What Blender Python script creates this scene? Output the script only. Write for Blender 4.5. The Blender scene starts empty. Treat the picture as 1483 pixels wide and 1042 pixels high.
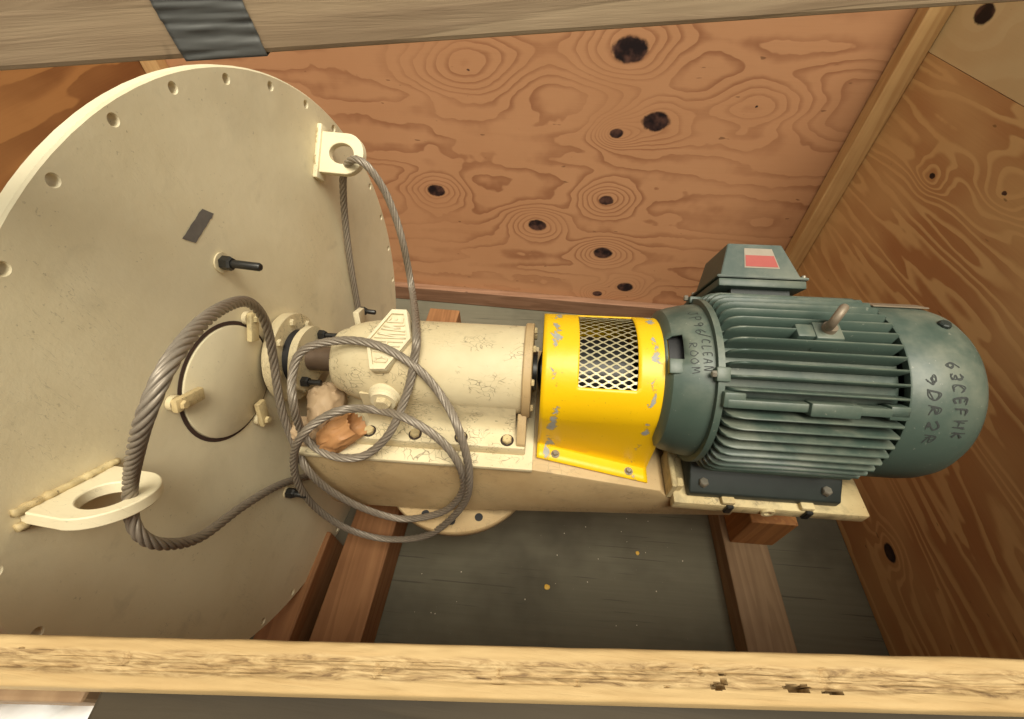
import bpy, bmesh, math, random
from mathutils import Vector, Matrix, noise
R = math.radians
random.seed(7)
SC = bpy.context.scene
COL = SC.collection

# ------------------------------------------------------------------ camera
cam_d = bpy.data.cameras.new('camera'); cam = bpy.data.objects.new('camera', cam_d); COL.objects.link(cam)
cam_d.sensor_width = 36.0; cam_d.lens = 15.473; cam_d.clip_start = 0.02; cam_d.clip_end = 200
yaw, pitch, roll = -0.0946, -0.8616, -0.0154
fwd = Vector((math.sin(yaw)*math.cos(pitch), math.cos(yaw)*math.cos(pitch), math.sin(pitch)))
rgt = Vector((math.cos(yaw), -math.sin(yaw), 0)); upv = rgt.cross(fwd)
r2 = rgt*math.cos(roll) + upv*math.sin(roll); u2 = -rgt*math.sin(roll) + upv*math.cos(roll)
m = Matrix((r2, u2, -fwd)).transposed().to_4x4(); m.translation = Vector((0.6055, -0.6431, 0.7883))
cam.matrix_world = m
SC.camera = cam

# ------------------------------------------------------------------ overcast daylight
SUN_EL, SUN_AZ = R(68), R(152)      # azimuth: compass angle the light comes from (0 = +Y, clockwise)
world = bpy.data.worlds.new('World'); SC.world = world; world.use_nodes = True
wn = world.node_tree.nodes; wl = world.node_tree.links
sky = wn.new('ShaderNodeTexSky'); sky.sky_type = 'NISHITA'; sky.sun_disc = False
sky.sun_elevation = SUN_EL; sky.sun_rotation = SUN_AZ; sky.dust_density = 4.0; sky.air_density = 1.0; sky.ozone_density = 1.0
hs = wn.new('ShaderNodeHueSaturation'); hs.inputs['Saturation'].default_value = 0.12
tint = wn.new('ShaderNodeMixRGB'); tint.blend_type = 'MULTIPLY'; tint.inputs[0].default_value = 1.0; tint.inputs[2].default_value = (1.0, 0.945, 0.78, 1)
wl.new(sky.outputs[0], hs.inputs['Color']); wl.new(hs.outputs[0], tint.inputs[1])
wl.new(tint.outputs[0], wn['Background'].inputs['Color']); wn['Background'].inputs['Strength'].default_value = 0.066
sun_d = bpy.data.lights.new('sun', 'SUN'); sun_d.energy = 1.5; sun_d.angle = R(34); sun_d.color = (1.0, 0.955, 0.82)
sun = bpy.data.objects.new('sun', sun_d); COL.objects.link(sun)
sdir = Vector((math.sin(SUN_AZ)*math.cos(SUN_EL), math.cos(SUN_AZ)*math.cos(SUN_EL), math.sin(SUN_EL)))
sun.rotation_euler = sdir.to_track_quat('Z', 'Y').to_euler(); sun.location = sdir*6
vs = SC.view_settings
vs.view_transform = 'Standard'; vs.look = 'None'; vs.gamma = 1.0; vs.use_curve_mapping = False
vs.exposure = 1.24
try:
    SC.cycles.max_bounces = 10; SC.cycles.diffuse_bounces = 6
except Exception: pass

# ------------------------------------------------------------------ node helpers
class G:
    def __init__(s, name):
        s.m = bpy.data.materials.new(name); s.m.use_nodes = True
        s.t = s.m.node_tree; s.n = s.t.nodes; s.l = s.t.links
        s.b = s.n['Principled BSDF']
    def _in(s, sock, v):
        if v is None: return
        if hasattr(v, 'is_linked'): s.l.new(v, sock)
        else:
            if isinstance(v, (tuple, list)) and len(v) == 3 and sock.type == 'RGBA': v = (*v, 1)
            sock.default_value = v
    def pos(s): return s.n.new('ShaderNodeNewGeometry').outputs['Position']
    def nrm(s): return s.n.new('ShaderNodeNewGeometry').outputs['Normal']
    def obj(s): return s.n.new('ShaderNodeTexCoord').outputs['Object']
    def rnd(s): return s.n.new('ShaderNodeObjectInfo').outputs['Random']
    def sep(s, v):
        q = s.n.new('ShaderNodeSeparateXYZ'); s._in(q.inputs[0], v); return q.outputs
    def comb(s, x, y, z):
        q = s.n.new('ShaderNodeCombineXYZ'); s._in(q.inputs[0], x); s._in(q.inputs[1], y); s._in(q.inputs[2], z); return q.outputs[0]
    def M(s, op, a, b=None, c=None):
        q = s.n.new('ShaderNodeMath'); q.operation = op; s._in(q.inputs[0], a); s._in(q.inputs[1], b); s._in(q.inputs[2], c); return q.outputs[0]
    def mp(s, v, scale=(1, 1, 1), loc=(0, 0, 0), rot=(0, 0, 0)):
        q = s.n.new('ShaderNodeMapping'); s._in(q.inputs[0], v); q.inputs['Scale'].default_value = scale
        q.inputs['Location'].default_value = loc; q.inputs['Rotation'].default_value = rot; return q.outputs[0]
    def noise(s, v, scale, detail=3, rough=0.5, dist=0.0):
        q = s.n.new('ShaderNodeTexNoise'); s._in(q.inputs['Vector'], v); q.inputs['Scale'].default_value = scale
        q.inputs['Detail'].default_value = detail; q.inputs['Roughness'].default_value = rough; q.inputs['Distortion'].default_value = dist
        return q.outputs[0]
    def voro(s, v, scale, feature='DISTANCE_TO_EDGE'):
        q = s.n.new('ShaderNodeTexVoronoi'); q.feature = feature; s._in(q.inputs['Vector'], v); q.inputs['Scale'].default_value = scale
        return q.outputs[0]
    def ramp(s, f, stops, interp='LINEAR'):
        q = s.n.new('ShaderNodeValToRGB'); s._in(q.inputs[0], f); e = q.color_ramp; e.interpolation = interp
        while len(e.elements) < len(stops): e.elements.new(0.5)
        for el, (p, c) in zip(e.elements, stops):
            el.position = p; el.color = (c, c, c, 1) if not isinstance(c, (tuple, list)) else (*c, 1)
        return q.outputs[0]
    def step(s, f, a, b):
        q = s.n.new('ShaderNodeMapRange'); q.interpolation_type = 'SMOOTHSTEP'; s._in(q.inputs[0], f)
        q.inputs[1].default_value = a; q.inputs[2].default_value = b; return q.outputs[0]
    def mix(s, f, a, b, mode='MIX'):
        q = s.n.new('ShaderNodeMixRGB'); q.blend_type = mode; s._in(q.inputs[0], f); s._in(q.inputs[1], a); s._in(q.inputs[2], b); return q.outputs[0]
    def bump(s, h, strength=0.3, dist=0.002, n=None):
        q = s.n.new('ShaderNodeBump'); q.inputs['Strength'].default_value = strength; q.inputs['Distance'].default_value = dist
        s._in(q.inputs['Height'], h); s._in(q.inputs['Normal'], n); return q.outputs[0]
    def out(s, col=None, rough=None, metal=None, normal=None, spec=None):
        s._in(s.b.inputs['Base Color'], col); s._in(s.b.inputs['Roughness'], rough); s._in(s.b.inputs['Metallic'], metal)
        s._in(s.b.inputs['Normal'], normal)
        if spec is not None: s.b.inputs['Specular IOR Level'].default_value = spec
        return s.m

def lin(r, g, b):
    f = lambda c: (c/255/12.92) if c/255 <= 0.04045 else ((c/255+0.055)/1.055)**2.4
    return (f(r), f(g), f(b))

def plywood(name, u, v, light, dark, knots=(), k=9.0, amp=0.55, su=0.9, sv=3.0, contrast=0.8, seed=0.0, rough=0.55, thick=0.6, lo=0.15):
    """rotary cut veneer: contour bands of a slow field, rings drawn round each knot (u, v, size, dark radius)"""
    g = G(name); P = g.sep(g.pos()); U = P['XYZ'.index(u)]; V = P['XYZ'.index(v)]
    wob = g.noise(g.comb(U, V, seed), 6.0, 3, 0.6)
    base = g.noise(g.comb(g.M('MULTIPLY', U, su), g.M('MULTIPLY', V, sv), seed), 1.0, 3.0, 0.50)
    fld = g.M('MULTIPLY', base, amp*4)
    fld = g.M('MULTIPLY_ADD', wob, 0.10, fld)
    darkm = None
    for (ku, kv, sz, dr) in knots:
        du = g.M('DIVIDE', g.M('SUBTRACT', U, ku), sz*1.5); dv = g.M('DIVIDE', g.M('SUBTRACT', V, kv), sz)
        d2 = g.M('ADD', g.M('MULTIPLY', du, du), g.M('MULTIPLY', dv, dv))
        fld = g.M('MULTIPLY_ADD', g.M('EXPONENT', g.M('MULTIPLY', d2, -1.0)), 0.42, fld)
        d = g.M('SQRT', d2)
        d = g.M('MULTIPLY_ADD', g.M('SUBTRACT', g.noise(g.comb(U, V, seed+4), 38, 3, 0.6), 0.2), 0.16, d)
        t = dr/sz*0.62
        mk = g.M('SUBTRACT', 1.0, g.step(d, t*0.86+0.05, t*1.08+0.07))
        darkm = mk if darkm is None else g.M('MAXIMUM', darkm, mk)
    fr = g.M('FRACT', g.M('MULTIPLY', fld, k))
    band = g.M('MULTIPLY', g.step(fr, lo, thick), g.M('SUBTRACT', 1.0, g.step(fr, 0.90, 0.99)))
    vis = g.step(g.noise(g.comb(g.M('MULTIPLY', U, 1.3), g.M('MULTIPLY', V, 2.6), seed+9), 1.6, 2), 0.30, 0.66)
    fine = g.noise(g.comb(g.M('MULTIPLY', U, 6), g.M('MULTIPLY', V, 260), seed), 1.0, 4, 0.65)
    fac = g.M('MULTIPLY', band, g.M('MULTIPLY_ADD', vis, 0.75*contrast, 0.25*contrast))
    fac = g.M('MULTIPLY_ADD', g.M('SUBTRACT', fine, 0.5), 0.30, fac)
    col = g.mix(fac, light, dark)
    blot = g.noise(g.comb(U, V, seed+3), 2.3, 4, 0.6)
    col = g.mix(g.step(blot, 0.35, 0.72), col, tuple(c*0.78 for c in light), 'MIX') if False else g.mix(0.35, col, g.ramp(blot, [(0.3, (0.72, 0.62, 0.52)), (0.7, (1.0, 1.0, 1.0))]), 'MULTIPLY')
    speck = g.step(g.noise(g.comb(g.M('MULTIPLY', U, 22), g.M('MULTIPLY', V, 60), seed+5), 1.0, 1), 0.76, 0.80)
    col = g.mix(g.M('MULTIPLY', speck, 0.55), col, tuple(c*0.25 for c in dark))
    if darkm is not None:
        kc = g.mix(g.step(g.noise(g.comb(U, V, 2.0), 26, 2, 0.5), 0.40, 0.75), (0.014, 0.008, 0.009), (0.110, 0.052, 0.038))
        col = g.mix(darkm, col, kc)
    h = g.M('MULTIPLY_ADD', fine, 0.5, g.M('MULTIPLY', fac, -0.3))
    return g.out(col, rough, 0, g.bump(h, 0.25, 0.0015), spec=0.25)

def lumber(name, axis, light, dark, seed=0.0, freq=55, rough=0.65, bumpy=0.3, knots=True, turn=0.0):
    g = G(name); c = list(g.sep(g.pos())); i = 'XYZ'.index(axis)
    sc = [1.0, 1.0, 1.0]; sc[i] = 0.05
    v = g.mp(g.mp(g.pos(), rot=(0, 0, turn)), tuple(sc), (seed, seed*1.7, seed*0.3))
    wob = g.noise(v, 9, 3, 0.5)
    st = g.noise(v, freq, 5, 0.6, 0.6)
    bands = g.M('FRACT', g.M('MULTIPLY_ADD', wob, 9.0, g.M('MULTIPLY', st, 0.6)))
    bands = g.M('MULTIPLY', g.step(bands, 0.1, 0.75), g.M('SUBTRACT', 1.0, g.step(bands, 0.88, 0.99)))
    fac = g.M('MULTIPLY_ADD', bands, 0.45, g.M('MULTIPLY', g.M('SUBTRACT', st, 0.35), 1.0))
    col = g.mix(fac, light, dark)
    big = g.noise(g.pos(), 5, 3, 0.6)
    col = g.mix(0.5, col, g.ramp(big, [(0.3, (0.66, 0.60, 0.52)), (0.65, (1, 1, 1))]), 'MULTIPLY')
    dot = g.step(g.noise(g.mp(g.pos(), (1, 1, 1), (seed*3, 1, 2)), 17, 2, 0.5), 0.735, 0.775)
    col = g.mix(g.M('MULTIPLY', dot, 0.6), col, tuple(x*0.22 for x in dark))
    return g.out(col, rough, 0, g.bump(g.M('ADD', st, g.M('MULTIPLY', bands, 0.3)), bumpy, 0.002), spec=0.25)

def paint(name, col, col2, speck=0.5, rough=0.42, bump=0.15, dirt=(0.10, 0.075, 0.045), dirtamt=0.4, crack=0.0):
    g = G(name); p = g.pos()
    n1 = g.noise(p, 4.5, 4, 0.6)
    c = g.mix(g.step(n1, 0.35, 0.70), col, col2)
    sm = g.noise(g.mp(p, (1, 1, 1), (3, 1, 7)), 11, 5, 0.65, 0.4)
    c = g.mix(g.M('MULTIPLY', g.step(sm, 0.62-0.16*dirtamt, 0.82-0.16*dirtamt), dirtamt*0.6), c, dirt)
    scn = g.noise(g.mp(p, (1.0, 7.0, 1.3), (2, 5, 1), (0.5, 0.2, 0.3)), 9, 3, 0.6, 0.3)
    scm = g.M('SUBTRACT', 1.0, g.step(g.M('ABSOLUTE', g.M('SUBTRACT', scn, 0.5)), 0.0, 0.006))
    scm = g.M('MULTIPLY', scm, g.step(g.noise(p, 5, 2), 0.52, 0.62))
    c = g.mix(g.M('MULTIPLY', scm, 0.30), c, dirt)
    cloud = g.noise(g.mp(p, (1, 1, 1), (9, 4, 2)), 2.6, 5, 0.62, 0.5)
    c = g.mix(g.M('MULTIPLY', g.step(cloud, 0.48, 0.74), 0.30), c, tuple(x*0.62 for x in col))
    sp = g.noise(p, 150, 2, 0.6)
    dens = g.noise(p, 9, 2)
    c = g.mix(g.M('MULTIPLY', g.step(sp, 0.66, 0.74), g.M('MULTIPLY', g.step(dens, 0.42, 0.66), speck)), c, dirt)
    if crack:
        cv = g.voro(g.mp(g.mix(0.12, p, g.n.new('ShaderNodeTexNoise').outputs[1])), 55)
        cm = g.M('SUBTRACT', 1.0, g.step(cv, 0.0, 0.06))
        cm = g.M('MULTIPLY', cm, g.step(g.noise(p, 14, 3, 0.6), 0.50, 0.60))
        c = g.mix(g.M('MULTIPLY', cm, crack), c, dirt)
    fb = g.noise(p, 60, 4, 0.65)
    nb = g.M('MULTIPLY_ADD', g.noise(p, 6, 2), 2.0, g.M('MULTIPLY', fb, 0.4))
    rr = g.ramp(fb, [(0.3, rough-0.06), (0.7, rough+0.14)])
    return g.out(c, rr, 0, g.bump(nb, bump, 0.004), spec=0.4)

MAT = {}
def mats():
    # --- crate woods
    MAT['ply_back'] = plywood('plywood_back', 'X', 'Z', (0.53, 0.275, 0.140), (0.29, 0.118, 0.056),
        [(0.843, 0.353, 0.110, 0.060), (0.977, 0.138, 0.095, 0.052), (0.844, 0.091, 0.05, 0.027), (0.119, -0.181, 0.085, 0.042),
         (0.847, -0.177, 0.075, 0.032), (0.564, -0.317, 0.08, 0.042), (0.870, -0.438, 0.07, 0.046), (1.006, -0.627, 0.06, 0.042),
         (0.878, -0.683, 0.045, 0.026), (1.30, 0.20, 0.12, 0.001), (0.30, 0.28, 0.13, 0.001)], k=15.0, amp=0.26, su=0.36, sv=2.8, contrast=0.80, seed=1.3, thick=0.93, lo=0.42)
    MAT['ply_right'] = plywood('plywood_right', 'Y', 'Z', (0.76, 0.485, 0.220), (0.50, 0.240, 0.098),
        [(0.446, 0.233, 0.06, 0.006), (-0.125, -0.62, 0.05, 0.030), (0.675, 0.161, 0.05, 0.012)], k=7.5, amp=0.50, su=0.42, sv=4.4, contrast=1.0, seed=5.1, thick=0.42, rough=0.36)
    MAT['ply_right_up'] = plywood('plywood_right_upper', 'Y', 'Z', (0.78, 0.61, 0.34), (0.66, 0.44, 0.21),
        [(0.871, 0.495, 0.07, 0.036)], k=4.0, amp=0.4, su=0.8, sv=3.0, contrast=0.55, seed=8.2)
    MAT['ply_left'] = plywood('plywood_left', 'Y', 'Z', (0.50, 0.24, 0.085), (0.22, 0.085, 0.03), [], k=5, amp=0.5, su=0.7, sv=3.0, contrast=0.9, seed=12.0)
    MAT['batten'] = lumber('batten_wood', 'Z', (0.70, 0.45, 0.20), (0.54, 0.30, 0.12), 1.0)
    MAT['runner'] = lumber('runner_wood', 'X', (0.30, 0.165, 0.10), (0.18, 0.09, 0.05), 2.0)
    MAT['timber'] = lumber('timber_wood', 'Y', (0.34, 0.165, 0.070), (0.21, 0.092, 0.036), 3.0, freq=40)
    MAT['timber_grey'] = lumber('timber_greyed', 'Y', (0.31, 0.205, 0.115), (0.20, 0.12, 0.065), 5.0, freq=40)
    MAT['block'] = lumber('block_wood', 'Z', (0.47, 0.22, 0.075), (0.27, 0.11, 0.04), 6.0, freq=40)
    MAT['beam'] = lumber('beam_wood', 'X', (0.40, 0.295, 0.185), (0.235, 0.160, 0.098), 9.0, freq=75, turn=-0.28, bumpy=0.5)
    MAT['cleat'] = lumber('cleat_wood_shaded', 'X', (0.060, 0.046, 0.028), (0.026, 0.020, 0.013), 11.0, freq=45)  # weathered board; the shade it lies in is worked into this dark colour
    # front rail: clean arrises, weathered cracked band down the middle
    g = G('rail_wood'); p = g.pos()
    v = g.mp(p, (0.06, 1, 1)); st = g.noise(v, 130, 5, 0.65, 1.0); wob = g.noise(g.mp(p, (0.12, 1, 1)), 60, 3)
    c = g.mix(st, (0.52, 0.375, 0.185), (0.40, 0.255, 0.110))
    ob = g.sep(g.obj()); e = g.M('ABSOLUTE', g.M('ADD', ob[1], 0.0)); e = g.M('MULTIPLY_ADD', g.M('SUBTRACT', g.noise(p, 22, 3), 0.5), 0.006, e)
    mid = g.M('SUBTRACT', 1.0, g.step(e, 0.0055, 0.0085))
    wc = g.ramp(g.noise(g.mp(p, (0.18, 1, 1)), 170, 5, 0.7, 1.5), [(0.33, (0.13, 0.075, 0.035)), (0.46, (0.34, 0.225, 0.105)), (0.62, (0.50, 0.36, 0.185))])
    c = g.mix(g.M('MULTIPLY', mid, 0.9), c, wc)
    c = g.mix(0.35, c, g.ramp(g.noise(p, 14, 3), [(0.3, (0.7, 0.62, 0.5)), (0.65, (1, 1, 1))]), 'MULTIPLY')
    MAT['rail'] = g.out(c, 0.7, 0, g.bump(g.M('MULTIPLY_ADD', wob, 0.5, st), 0.5, 0.002), spec=0.2)
    # grey floor
    g = G('floor_grey'); p = g.pos()
    v = g.mp(p, (0.35, 9, 1)); n1 = g.noise(v, 7, 5, 0.65); n2 = g.noise(p, 2.2, 4, 0.6)
    c = g.mix(n1, (0.112, 0.102, 0.070), (0.170, 0.154, 0.108)); c = g.mix(g.step(n2, 0.4, 0.75), c, (0.075, 0.066, 0.046))
    ln = g.step(g.noise(g.mp(p, (1.2, 55, 1)), 2.2, 2, 0.5), 0.66, 0.71)
    c = g.mix(g.M('MULTIPLY', ln, 0.6), c, (0.05, 0.045, 0.035))
    c = g.mix(g.M('MULTIPLY', g.step(g.noise(p, 160, 1), 0.78, 0.82), 0.6), c, (0.32, 0.29, 0.22))
    MAT['floor'] = g.out(c, 0.8, 0, g.bump(g.M('ADD', n1, g.M('MULTIPLY', ln, -0.6)), 0.4, 0.003), spec=0.2)
    # --- machine
    MAT['cream'] = paint('cream_paint', (0.755, 0.665, 0.455), (0.69, 0.595, 0.39), 0.35, 0.46, 0.28, dirtamt=0.28)
    MAT['cream_rough'] = paint('cream_paint_worn', (0.70, 0.60, 0.385), (0.60, 0.49, 0.29), 0.9, 0.5, 0.3, dirtamt=0.5, crack=0.75)
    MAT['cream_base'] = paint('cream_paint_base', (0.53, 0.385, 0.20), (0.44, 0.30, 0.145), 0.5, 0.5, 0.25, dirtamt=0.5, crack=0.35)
    MAT['crust'] = paint('cream_paint_crusty', (0.66, 0.54, 0.29), (0.50, 0.37, 0.18), 1.0, 0.6, 0.8, dirtamt=0.9, crack=0.6)
    # motor paint with settled dust on what faces up
    g = G('motor_green'); p = g.pos(); N = g.sep(g.nrm())
    n1 = g.noise(p, 7, 4, 0.6); c = g.mix(n1, (0.038, 0.063, 0.050), (0.072, 0.102, 0.082))
    dust = g.M('MULTIPLY', g.step(N[2], 0.35, 1.0), g.step(g.noise(p, 14, 4, 0.6), 0.30, 0.75))
    c = g.mix(g.M('MULTIPLY', dust, 0.40), c, (0.30, 0.29, 0.215))
    c = g.mix(g.M('MULTIPLY', g.step(g.noise(p, 120, 2), 0.70, 0.78), 0.35), c, (0.34, 0.33, 0.27))
    MAT['motor'] = g.out(c, 0.42, 0, g.bump(g.noise(p, 90, 3, 0.6), 0.12, 0.002), spec=0.45)
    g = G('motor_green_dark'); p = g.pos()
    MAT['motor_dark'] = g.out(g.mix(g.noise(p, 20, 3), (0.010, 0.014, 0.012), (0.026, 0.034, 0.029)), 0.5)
    # yellow guard, flaked to grey metal
    g = G('guard_yellow'); p = g.pos(); X = g.sep(p)
    c = g.mix(g.noise(p, 6, 4, 0.6), (0.84, 0.52, 0.004), (0.74, 0.43, 0.004))
    gx = lambda c0, w: g.M('EXPONENT', g.M('MULTIPLY', g.M('POWER', g.M('ABSOLUTE', g.M('DIVIDE', g.M('SUBTRACT', X[0], c0), w)), 2.0), -1.0))
    zone = g.M('MAXIMUM', gx(0.640, 0.020), gx(0.838, 0.016)); zone = g.M('MAXIMUM', zone, 0.02)
    fl = g.noise(g.mp(p, (1, 1, 0.8)), 30, 5, 0.66, 0.6)
    fl = g.M('MULTIPLY_ADD', zone, 0.285, g.M('MULTIPLY', fl, 1.0))
    fm = g.step(fl, 0.80, 0.82); edge = g.M('MULTIPLY', g.step(fl, 0.775, 0.80), g.M('SUBTRACT', 1.0, fm))
    scr = g.M('MULTIPLY', g.step(g.noise(p, 170, 2), 0.70, 0.74), 0.45)
    c = g.mix(scr, c, (0.30, 0.19, 0.02)); c = g.mix(g.M('MULTIPLY', edge, 0.6), c, (0.28, 0.17, 0.02))
    c = g.mix(fm, c, g.mix(g.noise(p, 70, 2), (0.22, 0.22, 0.20), (0.42, 0.42, 0.37)))
    MAT['yellow'] = g.out(c, g.mix(fm, (0.38,)*3, (0.6,)*3), 0, g.bump(g.M('MULTIPLY_ADD', fm, -0.8, g.noise(p, 40, 3)), 0.25, 0.002), spec=0.45)
    def simple(nm, a, b, rough, metal=0.0, sc=40, bp=0.2):
        g = G(nm); p = g.pos(); n = g.noise(p, sc, 4, 0.6)
        MAT[nm] = g.out(g.mix(n, a, b), rough, metal, g.bump(n, bp, 0.002))
    simple('mesh_steel', (0.62, 0.56, 0.36), (0.46, 0.40, 0.24), 0.45, 0.4)
    simple('rope_steel', (0.17, 0.14, 0.108), (0.34, 0.285, 0.22), 0.45, 0.30, 90)
    simple('bolt_dark', (0.028, 0.028, 0.028), (0.075, 0.072, 0.066), 0.38, 0.7)
    simple('bolt_grey', (0.24, 0.22, 0.18), (0.40, 0.36, 0.28), 0.4, 0.6)
    simple('black', (0.010, 0.010, 0.011), (0.022, 0.021, 0.021), 0.6)
    simple('shaft_brown', (0.10, 0.066, 0.045), (0.19, 0.13, 0.085), 0.5, 0.4, 30)
    simple('eyebolt_brown', (0.17, 0.13, 0.09), (0.30, 0.24, 0.17), 0.5, 0.3, 50)
    simple('tape_grey', (0.060, 0.060, 0.056), (0.12, 0.118, 0.108), 0.5, 0, 12)
    simple('residue', (0.090, 0.082, 0.078), (0.21, 0.19, 0.165), 0.6, 0, 60)
    simple('paper_brown', (0.40, 0.185, 0.068), (0.50, 0.26, 0.105), 0.6, 0, 25)
    simple('paper_pale', (0.40, 0.27, 0.155), (0.50, 0.36, 0.215), 0.65, 0, 18)
    simple('plastic_white', (0.72, 0.73, 0.74), (0.82, 0.82, 0.82), 0.5, 0, 20, 0.5)
    simple('label_red', (0.36, 0.050, 0.038), (0.44, 0.080, 0.060), 0.5, 0, 30)
    simple('label_white', (0.30, 0.245, 0.18), (0.40, 0.33, 0.25), 0.5, 0, 50)
    simple('ink', (0.018, 0.022, 0.020), (0.040, 0.044, 0.040), 0.7)
    simple('rust', (0.030, 0.016, 0.012), (0.075, 0.036, 0.022), 0.8)
    simple('chip_yellow', (0.70, 0.40, 0.05), (0.80, 0.50, 0.08), 0.6)
    simple('chip_pale', (0.55, 0.48, 0.36), (0.65, 0.58, 0.45), 0.7)
    simple('ground', (0.42, 0.41, 0.39), (0.55, 0.54, 0.52), 0.9, 0, 5)
    simple('crack_dark', (0.022, 0.014, 0.010), (0.05, 0.03, 0.02), 0.9)
mats()

# ------------------------------------------------------------------ object helpers
def wloc(o):
    v = Vector(o.location)
    while o.parent: o = o.parent; v += Vector(o.location)
    return v
def tag(o, label, cat, group=None, kind=None):
    if label: o['label'] = label
    if cat: o['category'] = cat
    if group: o['group'] = group
    if kind: o['kind'] = kind
    return o
def empty(name, loc, label, cat):
    o = bpy.data.objects.new(name, None); COL.objects.link(o); o.location = loc; o.empty_display_size = 0.1
    return tag(o, label, cat)
def obj(name, bm, mat, parent=None, smooth=None, label=None, origin=None):
    """one mesh object; bm holds world coordinates, the origin is moved to the piece's own centre"""
    bmesh.ops.recalc_face_normals(bm, faces=bm.faces[:])
    if origin is None:
        lo = Vector((min(v.co[i] for v in bm.verts) for i in range(3))); hi = Vector((max(v.co[i] for v in bm.verts) for i in range(3)))
        origin = (lo+hi)/2
    origin = Vector(origin)
    for v in bm.verts: v.co -= origin
    me = bpy.data.meshes.new(name); bm.to_mesh(me); bm.free()
    me.materials.append(MAT[mat] if isinstance(mat, str) else mat)
    o = bpy.data.objects.new(name, me); COL.objects.link(o)
    if parent is not None: o.parent = parent; o.location = origin - wloc(parent)
    else: o.location = origin
    if smooth:
        for p in me.polygons: p.use_smooth = True
        if smooth < 180: me.set_sharp_from_angle(angle=R(smooth))
    if label: o['label'] = label
    return o
def copy_part(src, parent, wl_, rot=None):
    o = src.copy(); COL.objects.link(o); o.parent = parent
    o.location = Vector(wl_) - (wloc(parent) if parent else Vector((0, 0, 0)))
    if rot is not None: o.rotation_euler = rot
    return o
def B(): return bmesh.new()
def box(bm, c, d, M=None, bev=0.0, seg=1):
    ret = bmesh.ops.create_cube(bm, size=1.0); vs_ = ret['verts']
    for v in vs_: v.co = Vector((v.co.x*d[0], v.co.y*d[1], v.co.z*d[2]))
    if bev:
        es = list({e for v in vs_ for e in v.link_edges})
        r = bmesh.ops.bevel(bm, geom=es, offset=bev, segments=seg, affect='EDGES', profile=0.5)
        vs_ = list({v for f in r['faces'] for v in f.verts} | {v for v in vs_ if v.is_valid})
    for v in vs_:
        p = v.co.copy()
        if M is not None: p = M @ p
        v.co = p + Vector(c)
    return vs_
def frame(axis, ref=(0, 0, 1)):
    a = Vector(axis).normalized(); r = Vector(ref)
    if abs(a.dot(r)) > 0.95: r = Vector((1, 0, 0))
    x = r.cross(a).normalized(); y = a.cross(x)
    return Matrix((x, y, a)).transposed()
def lathe(bm, prof, origin, axis, seg=48, skip=None, close=True):
    """prof: (along axis, radius)"""
    F = frame(axis, (0, 0, 1)); rings = []
    o = Vector(origin)
    for (h, r) in prof:
        rings.append([bm.verts.new(o + F @ Vector((r*math.cos(2*math.pi*i/seg), r*math.sin(2*math.pi*i/seg), h))) for i in range(seg)])
    for j in range(len(rings)-1):
        for i in range(seg):
            if skip and skip(j, i): continue
            bm.faces.new((rings[j][i], rings[j][(i+1) % seg], rings[j+1][(i+1) % seg], rings[j+1][i]))
    if close:
        if prof[0][1] > 1e-5: bm.faces.new(rings[0][::-1])
        if prof[-1][1] > 1e-5: bm.faces.new(rings[-1])
    return rings
def cyl(bm, a, b, r, seg=16, r2=None):
    a = Vector(a); b = Vector(b)
    lathe(bm, [(0, r), ((b-a).length, r if r2 is None else r2)], a, b-a, seg)
def bolt(bm, base, n, rh, h, seg=6, cham=0.82):
    lathe(bm, [(0, rh), (h*0.75, rh), (h, rh*cham)], base, n, seg)
def prism(bm, pts, vec, bev=0):
    """closed polygon of 3D points extruded by vec"""
    vec = Vector(vec); a = [bm.verts.new(Vector(p)) for p in pts]; b = [bm.verts.new(Vector(p)+vec) for p in pts]; n = len(a)
    f0 = bm.faces.new(a); f1 = bm.faces.new(b[::-1]); fs = [f0, f1]
    for i in range(n): fs.append(bm.faces.new((a[i], b[i], b[(i+1) % n], a[(i+1) % n])))
    if bev:
        es = list({e for f in fs for e in f.edges})
        bmesh.ops.bevel(bm, geom=es, offset=bev, segments=2, affect='EDGES', profile=0.5)
def spline(pts, per=12):
    P = [Vector(p) for p in pts]; P = [P[0]*2-P[1]] + P + [P[-1]*2-P[-2]]; out = []
    for i in range(1, len(P)-2):
        a, b, c, d = P[i-1:i+3]
        for k in range(per):
            t = k/per
            out.append(0.5*((2*b) + (c-a)*t + (2*a-5*b+4*c-d)*t*t + (3*b-a-3*c+d)*t**3))
    out.append(P[-2]); return out
def resample(pts, ds):
    L = [0]
    for i in range(1, len(pts)): L.append(L[-1]+(pts[i]-pts[i-1]).length)
    n = int(L[-1]/ds); out = []; j = 0
    for k in range(n+1):
        s = k*L[-1]/n
        while j < len(L)-2 and L[j+1] < s: j += 1
        t = (s-L[j])/max(1e-9, L[j+1]-L[j]); out.append(pts[j].lerp(pts[j+1], t))
    return out
def tube(bm, pts, rad, seg=10, cap=True, twist=0.0):
    """parallel transport sweep; rad(i, k) -> radius"""
    t0 = (pts[1]-pts[0]).normalized(); u = t0.orthogonal().normalized(); rings = []
    for i, p in enumerate(pts):
        t = (pts[min(i+1, len(pts)-1)]-pts[max(i-1, 0)]).normalized()
        u = (u - t*u.dot(t)).normalized(); w = t.cross(u)
        rings.append([bm.verts.new(p + (u*math.cos(2*math.pi*k/seg+twist*i) + w*math.sin(2*math.pi*k/seg+twist*i))*(rad(i, k) if callable(rad) else rad)) for k in range(seg)])
    for i in range(len(rings)-1):
        for k in range(seg):
            bm.faces.new((rings[i][k], rings[i][(k+1) % seg], rings[i+1][(k+1) % seg], rings[i+1][k]))
    if cap: bm.faces.new(rings[0][::-1]); bm.faces.new(rings[-1])
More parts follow.
